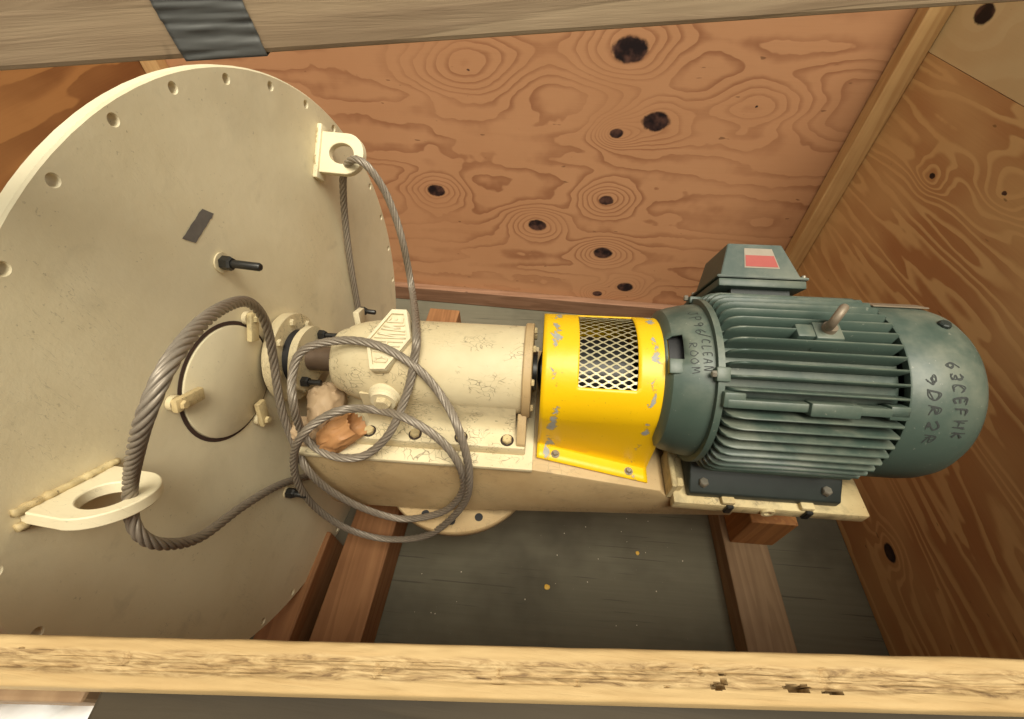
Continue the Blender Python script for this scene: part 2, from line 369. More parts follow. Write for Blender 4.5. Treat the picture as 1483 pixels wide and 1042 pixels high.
def on_axis(x, r, deg):
    return Vector((x, r*math.cos(R(deg)), r*math.sin(R(deg))))
def radial(deg): return Vector((0, math.cos(R(deg)), math.sin(R(deg))))

FLOOR = -0.80
def back_y(x): return 1.075 - 0.055*(x-1.0)          # the back panel stands slightly skew

# ------------------------------------------------------------------ ground under the crate
bm = B(); box(bm, (0.4, 0.2, -0.93), (9, 9, 0.02)); g_ = obj('ground', bm, 'ground'); g_['kind'] = 'structure'

# ------------------------------------------------------------------ the crate
crate = empty('shipping_crate', (0.43, 0.2, -0.92), 'open wooden shipping crate of knotty plywood panels around the machine', 'crate')
XL, XR, TOP = -0.93, 1.70, 0.675
bm = B(); box(bm, (0.43, 0.25, FLOOR-0.01), (2.9, 2.0, 0.02)); obj('floor_panel', bm, 'floor', crate, label='grey weathered plywood floor of the crate')
for x in (-0.6, 0.43, 1.45):
    bm = B(); box(bm, (x, 0.25, -0.865), (0.14, 1.98, 0.09), bev=0.003); obj('skid', bm, 'timber', crate)
def panel(name, p0, p1, z0, z1, out, th, mat, label):
    bm = B(); p0 = Vector((p0[0], p0[1], 0)); p1 = Vector((p1[0], p1[1], 0)); o = Vector((out[0], out[1], 0)).normalized()*th
    prism(bm, [p0+Vector((0, 0, z0)), p1+Vector((0, 0, z0)), p1+Vector((0, 0, z1)), p0+Vector((0, 0, z1))], o)
    return obj(name, bm, mat, crate, label=label)
panel('back_panel', (XL-0.02, back_y(XL-0.02)), (XR, back_y(XR)), FLOOR+0.002, TOP, (0.055, 1), 0.018, 'ply_back', 'reddish plywood back panel with dark oval knots')
panel('end_panel', (XR, -0.68), (XR, back_y(XR)-0.001), FLOOR+0.002, 0.380, (1, 0), 0.018, 'ply_right', 'boldly striped orange plywood end panel beside the motor')
panel('end_panel', (XR, -0.68), (XR, back_y(XR)-0.001), 0.3815, TOP, (1, 0), 0.018, 'ply_right_up', 'pale plywood strip above the striped end panel')
panel('end_panel', (XL, -0.68), (XL, back_y(XL)-0.001), FLOOR+0.002, TOP, (-1, 0), 0.018, 'ply_left', 'orange plywood end panel behind the round plate')
panel('front_panel', (XL, -0.676), (XR, -0.676), FLOOR+0.002, 0.297, (0, -1), 0.018, 'ply_left', None)
# corner battens, floor runner
def batten(name, x, w, d, mat, side):
    bm = B(); yb = back_y(x)-0.001
    box(bm, (x, yb-d/2-0.001, (FLOOR+0.09+TOP)/2), (w, d, TOP-FLOOR-0.09-0.004), bev=0.003, seg=2); return obj(name, bm, mat, crate)
batten('corner_batten', XR-0.0345, 0.066, 0.05, 'batten', 1)
batten('corner_batten', XL+0.036, 0.066, 0.05, 'batten', -1)
bm = B()
a = Vector((XL+0.005, back_y(XL)-0.021, FLOOR+0.045)); b = Vector((XR-0.003, back_y(XR)-0.021, FLOOR+0.045)); dd = (b-a)
box(bm, (a+b)/2, (dd.length, 0.038, 0.086), Matrix.Rotation(math.atan2(dd.y, dd.x), 3, 'Z'), 0.003, 2); obj('floor_runner', bm, 'runner', crate)
# front rail: fine mesh so the weathered groove and splinters are real relief
def front_rail():
    bm = B(); L = 2.66; nx = 1100; a0 = R(3.5)
    prof = []
    w, h, rr = 0.0152, 0.039, 0.0035
    for t in range(0, 49): prof.append((-w + 2*w*t/48, 0.0))
    rows = []
    for i in range(nx+1):
        x = -L/2 + L*i/nx; row = []
        row.append((x, -w, -h))
        for (yy, zz) in prof:
            e = w-abs(yy); zz = zz
            if e < rr: zz -= (rr - math.sqrt(max(0, rr*rr-(rr-e)**2)))*0.9
            mid = max(0.0, min(1.0, (0.0075-abs(yy + 0.0018*noise.noise(Vector((x*8, 3, 0)))))/0.003))
            n = noise.fractal(Vector((x*16, yy*620, 1.7)), 0.8, 2.0, 4)
            zz -= mid*(0.0010 + 0.0013*max(-0.6, n))
            zz += 0.0004*noise.noise(Vector((x*60, yy*300, 4)))
            ck = noise.noise(Vector((x*95, yy*40, 9)))
            if mid > 0.3 and ck > 0.52: zz -= 0.0022
            jg = 0.0016*noise.noise(Vector((x*420, yy*420, 2))); X0 = x; x = x + jg*1.5; Y0 = yy; yy = yy + jg
            if math.hypot((x-(-0.005))/0.0075, (yy+0.0050)/0.0026) < 1: zz -= 0.012
            if math.hypot((x-0.018)/0.006, (yy+0.0068)/0.0013) < 1: zz -= 0.009
            if math.hypot((x+0.058)/0.0032, (yy+0.0055)/0.0022) < 1: zz -= 0.010
            if math.hypot((x+0.054)/0.0008, (yy+0.002)/0.0035) < 1: zz -= 0.006
            x = X0; yy = Y0
            yo = 0.0006*noise.noise(Vector((x*22, 0, 6))) if e < 0.002 else 0
            row.append((x, yy+yo, zz))
        row.append((x, w, -h)); rows.append(row)
    ctr = Vector((0.795, -0.5975, 0.42)); M = Matrix.Rotation(a0, 3, 'Z')
    V = [[bm.verts.new(Vector(p)) for p in row] for row in rows]
    for i in range(nx):
        for j in range(len(V[0])-1): bm.faces.new((V[i][j], V[i+1][j], V[i+1][j+1], V[i][j+1]))
        bm.faces.new((V[i][-1], V[i+1][-1], V[i+1][0], V[i][0]))
    bm.faces.new(V[0]); bm.faces.new(V[-1][::-1])
    o = obj('top_rail', bm, 'rail', crate, smooth=50, label='pale front rail with a weathered cracked band along its top', origin=(0, 0, 0))
    o.location = ctr - wloc(crate); o.rotation_euler = (0, 0, a0)
front_rail()
rail_y = lambda x: -0.5975+(x-0.795)*0.0612
bm = B(); box(bm, (1.03, rail_y(1.03)-0.056, 0.338), (1.48, 0.11, 0.078), Matrix.Rotation(R(3.5), 3, 'Z'), 0.004, 2); obj('cleat', bm, 'cleat', crate, label='weathered board under the front rail, shade put into its dark colour')
bm = B(); box(bm, (-0.12, rail_y(-0.12)-0.0115, 0.338), (0.80, 0.021, 0.078), Matrix.Rotation(R(3.5), 3, 'Z'), 0.003, 2); obj('cleat', bm, 'timber_grey', crate)

# loose beam lying across the crate, with tape
beam_dir = Vector((1.0, 0.2876, 0)).normalized(); b_rot = Matrix.Rotation(math.atan2(beam_dir.y, beam_dir.x), 3, 'Z')
bf = Vector((0.186, -0.295, 0.681)); mid = bf + beam_dir*((0.43-0.186)/beam_dir.x); nrm_ = Vector((-beam_dir.y, beam_dir.x, 0))
beam = empty('cross_beam', tuple(mid+nrm_*0.019), 'greyish tan timber beam lying across the crate above the round plate', 'beam')
bm = B(); box(bm, mid+nrm_*0.019+Vector((0, 0, 0.07)), (2.95, 0.038, 0.14), b_rot, 0.004, 2); obj('timber', bm, 'beam', beam)
def tape():
    bm = B(); s0 = 0.0
    nx, nz = 20, 90
    cen = bf + beam_dir*0.163
    rows = []
    path = [(-0.0012, z) for z in [0.1405 - 0.1415*t/nz for t in range(nz+1)]]
    for k, (off, z) in enumerate(path):
        row = []
        for i in range(nx+1):
            s = -0.031 + 0.062*i/nx + 0.012*(z-0.0)/0.14*-1.2 + (0.0012*noise.noise(Vector((z*90, i//8, 2))) if i in (0, nx) else 0)
            d = -0.0019 - 0.0019*noise.fractal(Vector((s*14, z*260, 3.3)), 0.8, 2, 3)
            row.append(bm.verts.new(cen + beam_dir*s + nrm_*min(d, -0.0006) + Vector((0, 0, z))))
        rows.append(row)
    row = [bm.verts.new(v.co + nrm_*0.039 + Vector((0, 0, -0.0015))) for v in rows[-1]]; rows.append(row)
    for k in range(len(rows)-1):
        for i in range(nx): bm.faces.new((rows[k][i], rows[k][i+1], rows[k+1][i+1], rows[k+1][i]))
    o = obj('tape_band', bm, 'tape_grey', beam, smooth=180, label='dark grey tape wrapped around the beam')
    md = o.modifiers.new('thickness', 'SOLIDIFY'); md.thickness = 0.0005
tape()

# ------------------------------------------------------------------ support timbers on the floor
def timber(name, c, d, rz, mat, label, cat, bev=0.004):
    bm = B(); box(bm, c, d, Matrix.Rotation(R(rz), 3, 'Z'), bev, 2)
    return tag(obj(name, bm, mat), label, cat)
timber('floor_joist', (1.316, 0.22, FLOOR+0.0445), (0.14, 1.55, 0.088), 0, 'timber_grey', 'flat grey joist on the floor below the motor', 'joist')
timber('wood_block', (1.333, 0.06, -0.6205), (0.136, 0.32, 0.180), 0, 'block', 'orange wood block standing on the grey joist under the motor', 'block')
timber('wood_block', (1.26, 0.10, -0.4135), (0.20, 0.22, 0.231), 0, 'block', 'upper wood block wedged between lower block and motor base', 'block')
timber('support_timber', (0.106, 0.16, -0.729), (0.146, 1.46, 0.138), -2.6, 'timber', 'thick brown timber on the floor beside the round plate, below the gearbox', 'timber')
timber('cradle_timber', (-0.077, -0.43, -0.705), (0.10, 0.46, 0.186), -2.6, 'timber', 'short brown cradle timber under the lower rim of the round plate', 'timber')

# ------------------------------------------------------------------ the mixer
mixer = empty('industrial_mixer', (0.375, 0, -0.455), 'cream industrial mixer drive with round plate, yellow guard and green motor', 'mixer')
# --- round plate (its own frame, slightly skew to the shaft)
DM = (Matrix.Rotation(-0.0811, 3, 'Z') @ Matrix.Rotation(0.0241, 3, 'Y')); DC = Vector((0, 0.009, -0.075))
def D(x, u, v): return DC + DM @ Vector((x, u, v))
DN = DM @ Vector((1, 0, 0))
def round_plate():
    bm = B(); N = 32; Rh, hr, Ro, Ri, T = 0.6298, 0.0092, 0.65, 0.609, 0.024; ph = 2.0609; dl = 2*math.pi/N
    cache = {}
    def V(x, a, r):
        k = (round(x, 5), round((a % (2*math.pi))*1e4) % 62832, round(r, 5))
        if k not in cache: cache[k] = bm.verts.new(D(x, r*math.cos(a), r*math.sin(a)))
        return cache[k]
    ch = 0.003
    sec = []
    for i in range(N):
        a0 = ph - dl*i
        bd = []
        for k in range(16):        # walk the sector border, hole points matched by index
            t = 2*math.pi*k/16
            cx, cy = math.cos(t), math.sin(t); s = max(abs(cx), abs(cy)); sx, sy = cx/s, cy/s
            r = Rh + (sx > 0)*sx*(Ro-ch-Rh) + (sx < 0)*sx*(Rh-Ri); bd.append((a0 + sy*dl/2, r))
        for x in (0.0, -T):
            hv = []
            for k in range(16):
                t = 2*math.pi*k/16; u = Rh*math.cos(a0) + hr*(math.cos(t)*math.cos(a0) - math.sin(t)*math.sin(a0)); v = Rh*math.sin(a0) + hr*(math.cos(t)*math.sin(a0) + math.sin(t)*math.cos(a0))
                hv.append((u, v))
            ring = [bm.verts.new(D(x, u, v)) for (u, v) in hv]
            if x == 0.0:   # countersunk lip
                inn = [bm.verts.new(D(-0.0025, Rh*math.cos(a0)+(u-Rh*math.cos(a0))*0.86, Rh*math.sin(a0)+(v-Rh*math.sin(a0))*0.86)) for (u, v) in hv]
                for k in range(16): bm.faces.new((ring[k], ring[(k+1) % 16], inn[(k+1) % 16], inn[k]))
                last = inn; front = ring
            else:
                for k in range(16): bm.faces.new((last[k], last[(k+1) % 16], ring[(k+1) % 16], ring[k]))
            for k in range(16):
                k2 = (k+1) % 16
                bm.faces.new((V(x, *bd[k]), V(x, *bd[k2]), ring[k2], ring[k]))
    # angles on the outer and inner border
    angs = []
    for i in range(N):
        a0 = ph - dl*i
        for sy in (0.0, math.tan(math.pi/8), 1.0): angs += [a0+sy*dl/2, a0-sy*dl/2] if 0 < sy < 1 else [a0+sy*dl/2]
    angs = sorted({round(a % (2*math.pi), 7) for a in angs})
    A = []
    for a in angs:
        if not A or a-A[-1] > 1e-4: A.append(a)
    n = len(A)
    for k in range(n):
        a, b = A[k], A[(k+1) % n]
        for (p, q) in (((0, Ro-ch), (-ch, Ro)), ((-ch, Ro), (-T+ch, Ro)), ((-T+ch, Ro), (-T, Ro-ch))):
            bm.faces.new((V(p[0], a, p[1]), V(p[0], b, p[1]), V(q[0], b, q[1]), V(q[0], a, q[1])))
        for x in (0.0, -T):
            rs = [Ri, 0.5, 0.36, 0.24, 0.12]
            for r0, r1 in zip(rs, rs[1:]): bm.faces.new((V(x, a, r0), V(x, b, r0), V(x, b, r1), V(x, a, r1)))
    for x in (0.0, -T): bm.faces.new([V(x, a, 0.12) for a in A])
    return obj('tank_plate', bm, 'cream', mixer, smooth=30, label='large round cream steel plate with a ring of bolt holes')
plate = round_plate()
def PL(x, ang, r): return D(x, r*math.cos(R(ang)), r*math.sin(R(ang)))
# studs with nut
def stud(u, v, L=0.055, rw=0.019):
    bm = B(); cyl(bm, D(0.0006, u, v), D(0.004, u, v), rw, 20); obj('washer', bm, 'cream_rough', plate, 40)
    bm = B(); bolt(bm, D(0.0045, u, v), DN, 0.0135, 0.020); o = obj('nut', bm, 'bolt_dark', plate)
    bm = B(); lathe(bm, [(0, 0.0078), (L-0.003, 0.0078), (L, 0.006)], D(0.0246, u, v), DN, 12); obj('stud', bm, 'bolt_dark', plate, 40)
stud(-0.030, 0.366); stud(-0.226, -0.212, 0.03, 0.014); stud(0.336, -0.094, 0.03, 0.014)
bm = B(); cyl(bm, D(-0.0244+0.0006, 0.3, -0.2), D(-0.0234, 0.3, -0.2), 0.002, 6); bm.free()
# grey residue strip
bm = B(); n_ = 14
e1 = Vector((0.033, 0.008)); e2 = Vector((-0.0070, 0.0080)); c0 = Vector((-0.031, 0.444))
top = []; bot = []
for i in range(n_+1):
    t = -1+2*i/n_
    for lst, s in ((top, 1), (bot, -1)):
        q = c0 + e1*t*(1+0.04*noise.noise(Vector((i*0.9, s, 0)))) + e2*s*(1.3+0.28*noise.noise(Vector((i*0.7, s*5, 3))))
        lst.append(bm.verts.new(D(0.0009, q.x, q.y)))
for i in range(n_): bm.faces.new((top[i], top[i+1], bot[i+1], bot[i]))
obj('residue_patch', bm, 'residue', plate, label='grey torn adhesive strip on the round plate')
# hatch
HC = (-0.162, 0.174)
bm = B(); lathe(bm, [(0, 0.121), (0.0006, 0.1205), (0.0006, 0.1135)], D(0.0006, *HC), DN, 56, close=False); obj('hatch_gap', bm, 'rust', plate)
bm = B(); lathe(bm, [(0.0, 0.1125), (0.0035, 0.1125), (0.0045, 0.111), (0.0045, 0.0)], D(0.0018, *HC), DN, 56, close=False); obj('hatch_cover', bm, 'cream', plate, 40)
def dog(ang, sw):
    dv = Vector((math.cos(R(ang)), math.sin(R(ang)))); c = Vector(HC) + dv*0.116
    M3 = Matrix(((DM @ Vector((0, math.cos(R(ang+sw)), math.sin(R(ang+sw))))), (DM @ Vector((0, -math.sin(R(ang+sw)), math.cos(R(ang+sw))))), DN)).transposed()
    bm = B(); box(bm, D(0.017, c.x, c.y), (0.060, 0.024, 0.012), M3, 0.003, 2); o = obj('clamp', bm, 'crust', plate, 40)
    bm = B(); q = c + Vector((math.cos(R(ang+sw)), math.sin(R(ang+sw))))*0.017
    cyl(bm, D(0.0012, q.x, q.y), D(0.011, q.x, q.y), 0.014, 12); obj('clamp_post', bm, 'cream_rough', plate, 40)
    bm = B(); bolt(bm, D(0.0235, q.x, q.y), DN, 0.008, 0.006); obj('bolt_head', bm, 'crust', plate)
dog(28, 25); dog(143, 8); dog(-88, -22)
# lifting lugs
def lug(ang, r0, r1, ext, hole_off, hole_r, th, hx, hy, doubler=0.0, label=None, taper=0.0):
    er = Vector((0, math.cos(R(ang)), math.sin(R(ang)))); et = Vector((0, -math.sin(R(ang)), math.cos(R(ang))))
    def L(x, r, t): q = er*r + et*t; return D(x, q.y, q.z)
    bm = B(); rc = (r0+r1)/2; hw = (r1-r0)/2; K = 40
    out_, inn = [], []
    cr = hw*0.92; x1 = ext
    for k in range(K):
        a = 2*math.pi*k/K
        cx, cy = math.cos(a), math.sin(a)
        # outline: square at the plate, rounded at the free end
        if cx >= 0:
            px_ = (x1-cr) + cr*cx; py_ = hw*cy - taper*cx*hw*0.5
        else:
            s = max(abs(cx)/1.0, abs(cy)); px_ = (x1-cr)*(1+cx/s) if abs(cx) <= abs(cy) or True else 0; py_ = hw*cy/s if s else 0
            if abs(cy) >= abs(cx): px_ = (x1-cr)*(1-abs(cx)/abs(cy)); py_ = hw*(1 if cy > 0 else -1)
            else: px_ = 0.0; py_ = hw*cy/abs(cx)
        out_.append((px_+0.0005, py_))
        inn.append((hole_off + hx*cx, hole_r + hy*cy))
    for s in (th/2, -th/2):
        pass
    vo = {s: [bm.verts.new(L(x, rc+y, s)) for (x, y) in out_] for s in (th/2, -th/2)}
    vi = {s: [bm.verts.new(L(x, rc+y, s)) for (x, y) in inn] for s in (th/2, -th/2)}
    for k in range(K):
        k2 = (k+1) % K
        for s in (th/2, -th/2): bm.faces.new((vo[s][k], vo[s][k2], vi[s][k2], vi[s][k]))
        bm.faces.new((vo[th/2][k], vo[th/2][k2], vo[-th/2][k2], vo[-th/2][k])); bm.faces.new((vi[th/2][k], vi[th/2][k2], vi[-th/2][k2], vi[-th/2][k]))
    o = obj('lifting_lug', bm, 'cream', plate, 35, label=label)
    md = o.modifiers.new('soft', 'BEVEL'); md.width = 0.0018; md.segments = 2; md.limit_method = 'ANGLE'; md.angle_limit = R(40)
    # lumpy weld bead each side
    for s in (1, -1):
        pts = [L(0.004, r0-0.008+(r1-r0+0.016)*t/30, s*(th/2+0.002)) for t in range(31)]
        bm = B(); tube(bm, pts, lambda i, k: 0.0058+0.0035*noise.noise(Vector((i*0.55, k*0.8, s*3+ang))), 8); obj('weld_bead', bm, 'crust', plate, 180)
    if doubler:
        bm = B()
        box(bm, L(doubler/2, rc, -th*0.1), (doubler, (r1-r0)*1.32, th*2.0), Matrix((DN, (DM @ er), (DM @ et))).transposed(), 0.003, 2); obj('lug_pad', bm, 'cream', plate, 35)
lug(44.5, 0.497, 0.593, 0.118, 0.063, 0.0, 0.020, 0.031, 0.024, 0.012, 'lifting lug near the back of the round plate')
lug(147.0, 0.476, 0.592, 0.112, 0.062, 0.004, 0.018, 0.030, 0.031, 0.0, 'lifting lug with rough welds near the front of the round plate', 0.25)

# --- packing gland at the plate centre
XA = Vector((1, 0, 0))
bm = B(); lathe(bm, [(0.004, 0.0970), (0.016, 0.0970), (0.016, 0.03)], (0, 0, 0), XA, 56, close=False); obj('seal_ring', bm, 'black', mixer, 40)
bm = B(); lathe(bm, [(0.0085, 0.06), (0.0085, 0.104), (0.010, 0.1055), (0.029, 0.1055), (0.031, 0.1035), (0.031, 0.06)], (0, 0, 0), XA, 56, close=False); flange = obj('shaft_flange', bm, 'cream_rough', mixer, 40)
for k in range(8):
    a = 20+45*k; bm = B(); bolt(bm, on_axis(0.0315, 0.087, a), XA, 0.0085, 0.007); obj('bolt_head', bm, 'cream_rough', flange)
bm = B(); lathe(bm, [(0.0312, 0.066), (0.046, 0.066)], (0, 0, 0), XA, 48); obj('gland_packing', bm, 'black', mixer, 40)
# oval gland follower with two ears
bm = B(); K = 64; pts = []; GA = 10
for k in range(K):
    a = 2*math.pi*k/K; da = math.cos(a - R(GA)); e = 0.066 + 0.016*abs(da)**4.0
    pts.append(Vector((0.0465, e*math.cos(a), e*math.sin(a))))
prism(bm, pts, (0.017, 0, 0), 0.0025); gland = obj('gland_follower', bm, 'cream_rough', mixer, 40)
for a, rr_ in ((GA, 0.066), (GA+180, 0.064)):
    bm = B(); bolt(bm, on_axis(0.0642, rr_, a), XA, 0.0125, 0.016); obj('nut', bm, 'bolt_dark', gland)
    bm = B(); cyl(bm, on_axis(0.0806, rr_, a), on_axis(0.108, rr_, a), 0.0062, 10); obj('stud', bm, 'bolt_dark', gland, 40)
bm = B(); lathe(bm, [(0.055, 0.029), (0.118, 0.029), (0.119, 0.031), (0.122, 0.031), (0.123, 0.029), (0.17, 0.029)], (0, 0, 0), XA, 32); obj('shaft', bm, 'shaft_brown', mixer, 40)

# --- welded base
def base_frame():
    bm = B()
    prof = [(0.050, -0.131), (0.603, -0.131), (0.905, -0.190), (0.935, -0.236), (1.10, -0.236), (1.10, -0.30), (0.96, -0.318), (0.28, -0.41), (0.075, -0.42), (0.050, -0.40)]
    prism(bm, [(x, -0.183, z) for x, z in prof], (0, 0.366, 0), 0.004)
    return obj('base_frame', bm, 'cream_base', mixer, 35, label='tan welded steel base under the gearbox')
basef = base_frame()
bm = B(); box(bm, (0.3255, 0, -0.1295), (0.557, 0.375, 0.014), None, 0.003, 2); obj('top_plate', bm, 'cream_rough', basef, 35)
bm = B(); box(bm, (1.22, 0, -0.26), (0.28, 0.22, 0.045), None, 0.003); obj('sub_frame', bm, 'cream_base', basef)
bm = B(); lathe(bm, [(0, 0.05), (0, 0.226), (0.004, 0.229), (0.024, 0.229), (0.028, 0.226), (0.028, 0.05)], (0.385, -0.01, -0.452), (0, 0, 1), 72, close=False)
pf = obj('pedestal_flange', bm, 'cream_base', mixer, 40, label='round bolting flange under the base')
for k in range(16):
    a = 22.5*k + 226; bm = B(); c = Vector((0.385+0.196*math.cos(R(a)), -0.01+0.196*math.sin(R(a)), -0.4236)); cyl(bm, c, c+Vector((0, 0, 0.0008)), 0.0115, 14); obj('bolt_hole', bm, 'black', pf)
# --- gearbox
bm = B()
prof = [(0.138, 0.030), (0.138, 0.062), (0.142, 0.070), (0.150, 0.074), (0.158, 0.076), (0.172, 0.084), (0.200, 0.093), (0.235, 0.099), (0.30, 0.1015), (0.572, 0.1015)]
lathe(bm, prof, (0, 0, 0), XA, 64)
gear = obj('gearbox', bm, 'cream_rough', mixer, 38, label='cream cylindrical gearbox with flaking paint')
bm = B(); lathe(bm, [(0.5725, 0.05), (0.5725, 0.107), (0.575, 0.109), (0.590, 0.109), (0.592, 0.106), (0.592, 0.05)], (0, 0, 0), XA, 64, close=False); obj('end_cover', bm, 'cream_base', gear, 38)
bm = B(); lathe(bm, [(0.593, 0.045), (0.602, 0.045)], (0, 0, 0), XA, 32); obj('coupling', bm, 'bolt_dark', gear, 38)
for k in range(8):
    a = 10+45*k; bm = B(); bolt(bm, on_axis(0.5922, 0.094, a), XA, 0.0075, 0.006); obj('bolt_head', bm, 'crust', gear)
# skirts down to the foot, with a soft flare
bm = B()
for s in (-1, 1):
    sec = [(-0.1005, 0.01), (-0.1005, -0.045), (-0.103, -0.075), (-0.112, -0.0885), (-0.118, -0.092), (-0.06, -0.092), (-0.06, 0.01)]
    prism(bm, [(0.215, s*abs(y)*0.80 if abs(y) < 0.105 and z > -0.08 and False else s*abs(y), z) for y, z in sec], (0.345, 0, 0))
obj('skirt', bm, 'cream_rough', gear, 50)
bm = B(); box(bm, (0.385, 0, -0.1115), (0.40, 0.305, 0.037), None, 0.004, 2); foot = obj('gearbox_foot', bm, 'cream_rough', mixer, 35, label='flaking cream foot plate of the gearbox')
for y in (-1, 1):
    for x in (0.222, 0.330, 0.437, 0.543):
        bm = B(); bolt(bm, (x, y*0.133, -0.0927), (0, 0, 1), 0.0115, 0.010); obj('bolt_head', bm, 'crust', foot)
        bm = B(); lathe(bm, [(0, 0.0155), (0.0006, 0.0150)], (x, y*0.133, -0.0929), (0, 0, 1), 20); obj('bolt_ring', bm, 'crack_dark', foot)
for y in (-1, 1):
    bm = B(); prism(bm, [(0.565, y*0.10, -0.03), (0.565, y*0.146, -0.085), (0.565, y*0.152, -0.129), (0.565, y*0.10, -0.129)], (0.020, 0, 0), 0.002); obj('gusset', bm, 'cream_base', gear, 40)
# left bracket of the gearbox
bm = B(); prism(bm, [(0.10, 0.09, -0.129), (0.10, 0.17, -0.129), (0.135, 0.16, 0.02), (0.150, 0.10, 0.06), (0.150, 0.085, 0.0)], (0.015, 0, 0), 0.002); obj('bracket', bm, 'cream', gear, 40)
# filler boss low on the side
n = radial(178); c = on_axis(0.272, 0.085, 178)
bm = B(); lathe(bm, [(0, 0.038), (0.016, 0.036), (0.020, 0.031), (0.024, 0.031), (0.026, 0.029), (0.031, 0.028), (0.031, 0.0)], c, n, 32, close=False); obj('filler_boss', bm, 'cream', gear, 35)
bm = B(); lathe(bm, [(0.0312, 0.019), (0.040, 0.018), (0.042, 0.016)], c, n, 6); obj('plug', bm, 'cream_rough', gear)
# raised maker's plate: six-sided frame with rows of raised capitals
LN = radial(112); LO = LN*0.1055
LT = Vector((0, LN.z, -LN.y))           # runs from front edge over the top
def LP(x, t, h): return Vector((x, 0, 0)) + LO + LT*t + LN*h
LOGO = [(0.2573, -0.0538), (0.2886, -0.0519), (0.3336, 0.0204), (0.3148, 0.0857), (0.2825, 0.0856), (0.2371, 0.0117)]
def ins(P, k):
    c = sum((Vector((a, b)) for a, b in P), Vector((0, 0)))/len(P); return [tuple(c+(Vector(q)-c)*k) for q in P]
bm = B(); prism(bm, [LP(a, b, -0.018) for a, b in LOGO], LN*0.024, 0.0015); logo = obj('maker_plate', bm, 'cream', gear, 40, label='raised six-sided maker plate with embossed capitals')
bm = B(); A_, B_, C_, Dd = LOGO, ins(LOGO, 0.86), None, None
n6 = len(LOGO)
vo = [[bm.verts.new(LP(a, b, h)) for a, b in P] for P, h in ((ins(LOGO, 0.985), 0.0062), (ins(LOGO, 0.985), 0.0115), (ins(LOGO, 0.84), 0.0115), (ins(LOGO, 0.84), 0.0062))]
for j in range(3):
    for i in range(n6): bm.faces.new((vo[j][i], vo[j][(i+1) % n6], vo[j+1][(i+1) % n6], vo[j+1][i]))
obj('plate_rim', bm, 'cream', logo, 40)

# --- coupling guard
def guard():
    x0, x1 = 0.612, 0.872; nx = 26
    def sect(x):
        t = (x-x0)/(x1-x0); zf = -0.118 - 0.056*t; r = 0.131 + 0.002*t
        yb = 0.119 + 0.016*t
        P = [(-(yb+0.036), zf-0.004), (-(yb+0.018), zf-0.002), (-(yb+0.003), zf), (-yb, zf+0.004)]
        for k in range(1, 6): P.append((-(yb+(r-yb)*k/6), zf+0.004+(-zf-0.004)*k/6))
        NA = 56
        for k in range(NA+1): a = math.pi*(1-k/NA); P.append((r*math.cos(a), r*math.sin(a)))
        for k in range(5, 0, -1): P.append((yb+(r-yb)*k/6, zf+0.004+(-zf-0.004)*k/6))
        P += [(yb, zf+0.004), (yb+0.003, zf), (yb+0.018, zf-0.002), (yb+0.036, zf-0.004)]
        return P
    WX0, WX1, WA0, WA1 = 0.686, 0.803, 55, 142
    xs = sorted(set([x0 + (x1-x0)*i/nx for i in range(nx+1)] + [WX0, WX1]))
    bm = B(); rows = [[bm.verts.new(Vector((x, y, z))) for (y, z) in sect(x)] for x in xs]
    for i in range(len(xs)-1):
        for j in range(len(rows[0])-1):
            c = (rows[i][j].co+rows[i+1][j+1].co)/2; ang = math.degrees(math.atan2(c.z, c.y))
            if WX0 < c.x < WX1 and WA0 < ang < WA1 and c.z > 0: continue
            bm.faces.new((rows[i][j], rows[i+1][j], rows[i+1][j+1], rows[i][j+1]))
    o = obj('coupling_guard', bm, 'yellow', mixer, 40, label='bright yellow hooped coupling guard with chipped paint')
    md = o.modifiers.new('sheet', 'SOLIDIFY'); md.thickness = 0.0028; md.offset = 0
    # expanded metal screen: zigzag strands wrapped inside the window
    bm = B(); per = 0.0262; rowsN = 27; a0, a1 = WA0-1.5, WA1+1.5; da = (a1-a0)/rowsN; r = 0.1290
    for k in range(rowsN+1):
        am = a0+da*k; pts = []
        n = int((WX1-WX0+0.008)/(per/8))
        for i in range(n+1):
            x = WX0-0.004+(WX1-WX0+0.008)*i/n
            ph = (x/per + (0.5 if k % 2 else 0)) % 1.0; tri = 1-abs(2*ph-1)*2
            tri = max(-0.86, min(0.86, tri*1.15))
            pts.append(on_axis(x, r, am+tri*da*0.52))
        for i in range(len(pts)-1):      # flat ribbon strand
            for (p, q) in ((pts[i], pts[i+1]),):
                rn = Vector((0, p.y, p.z)).normalized(); tw = Vector((1, 0, 0)).cross(rn).normalized()
                w = 0.0020
                vs8 = [bm.verts.new(pp + tw*s*w + rn*h) for pp in (p, q) for s, h in ((-1, -0.0008), (1, 0.0006), (1, 0.0012), (-1, -0.0002))]
                for f in ((0, 1, 5, 4), (1, 2, 6, 5), (2, 3, 7, 6), (3, 0, 4, 7)): bm.faces.new([vs8[t] for t in f])
    ms = obj('mesh_screen', bm, 'mesh_steel', o, label='expanded metal mesh window in the guard'); ms['kind'] = 'stuff'
    for (x, yy, zz) in ((0.655, -0.141, -0.1265), (0.828, -0.152, -0.164), (0.655, 0.141, -0.1265), (0.828, 0.152, -0.164)):
        bm = B(); lathe(bm, [(0, 0.010), (0.0015, 0.010)], (x, yy, zz), (-0.2*0, 0, 1), 16); bolt(bm, Vector((x, yy, zz+0.0016)), (0, 0, 1), 0.0072, 0.007); obj('screw', bm, 'bolt_grey', o, 40)
    return o
grd = guard()
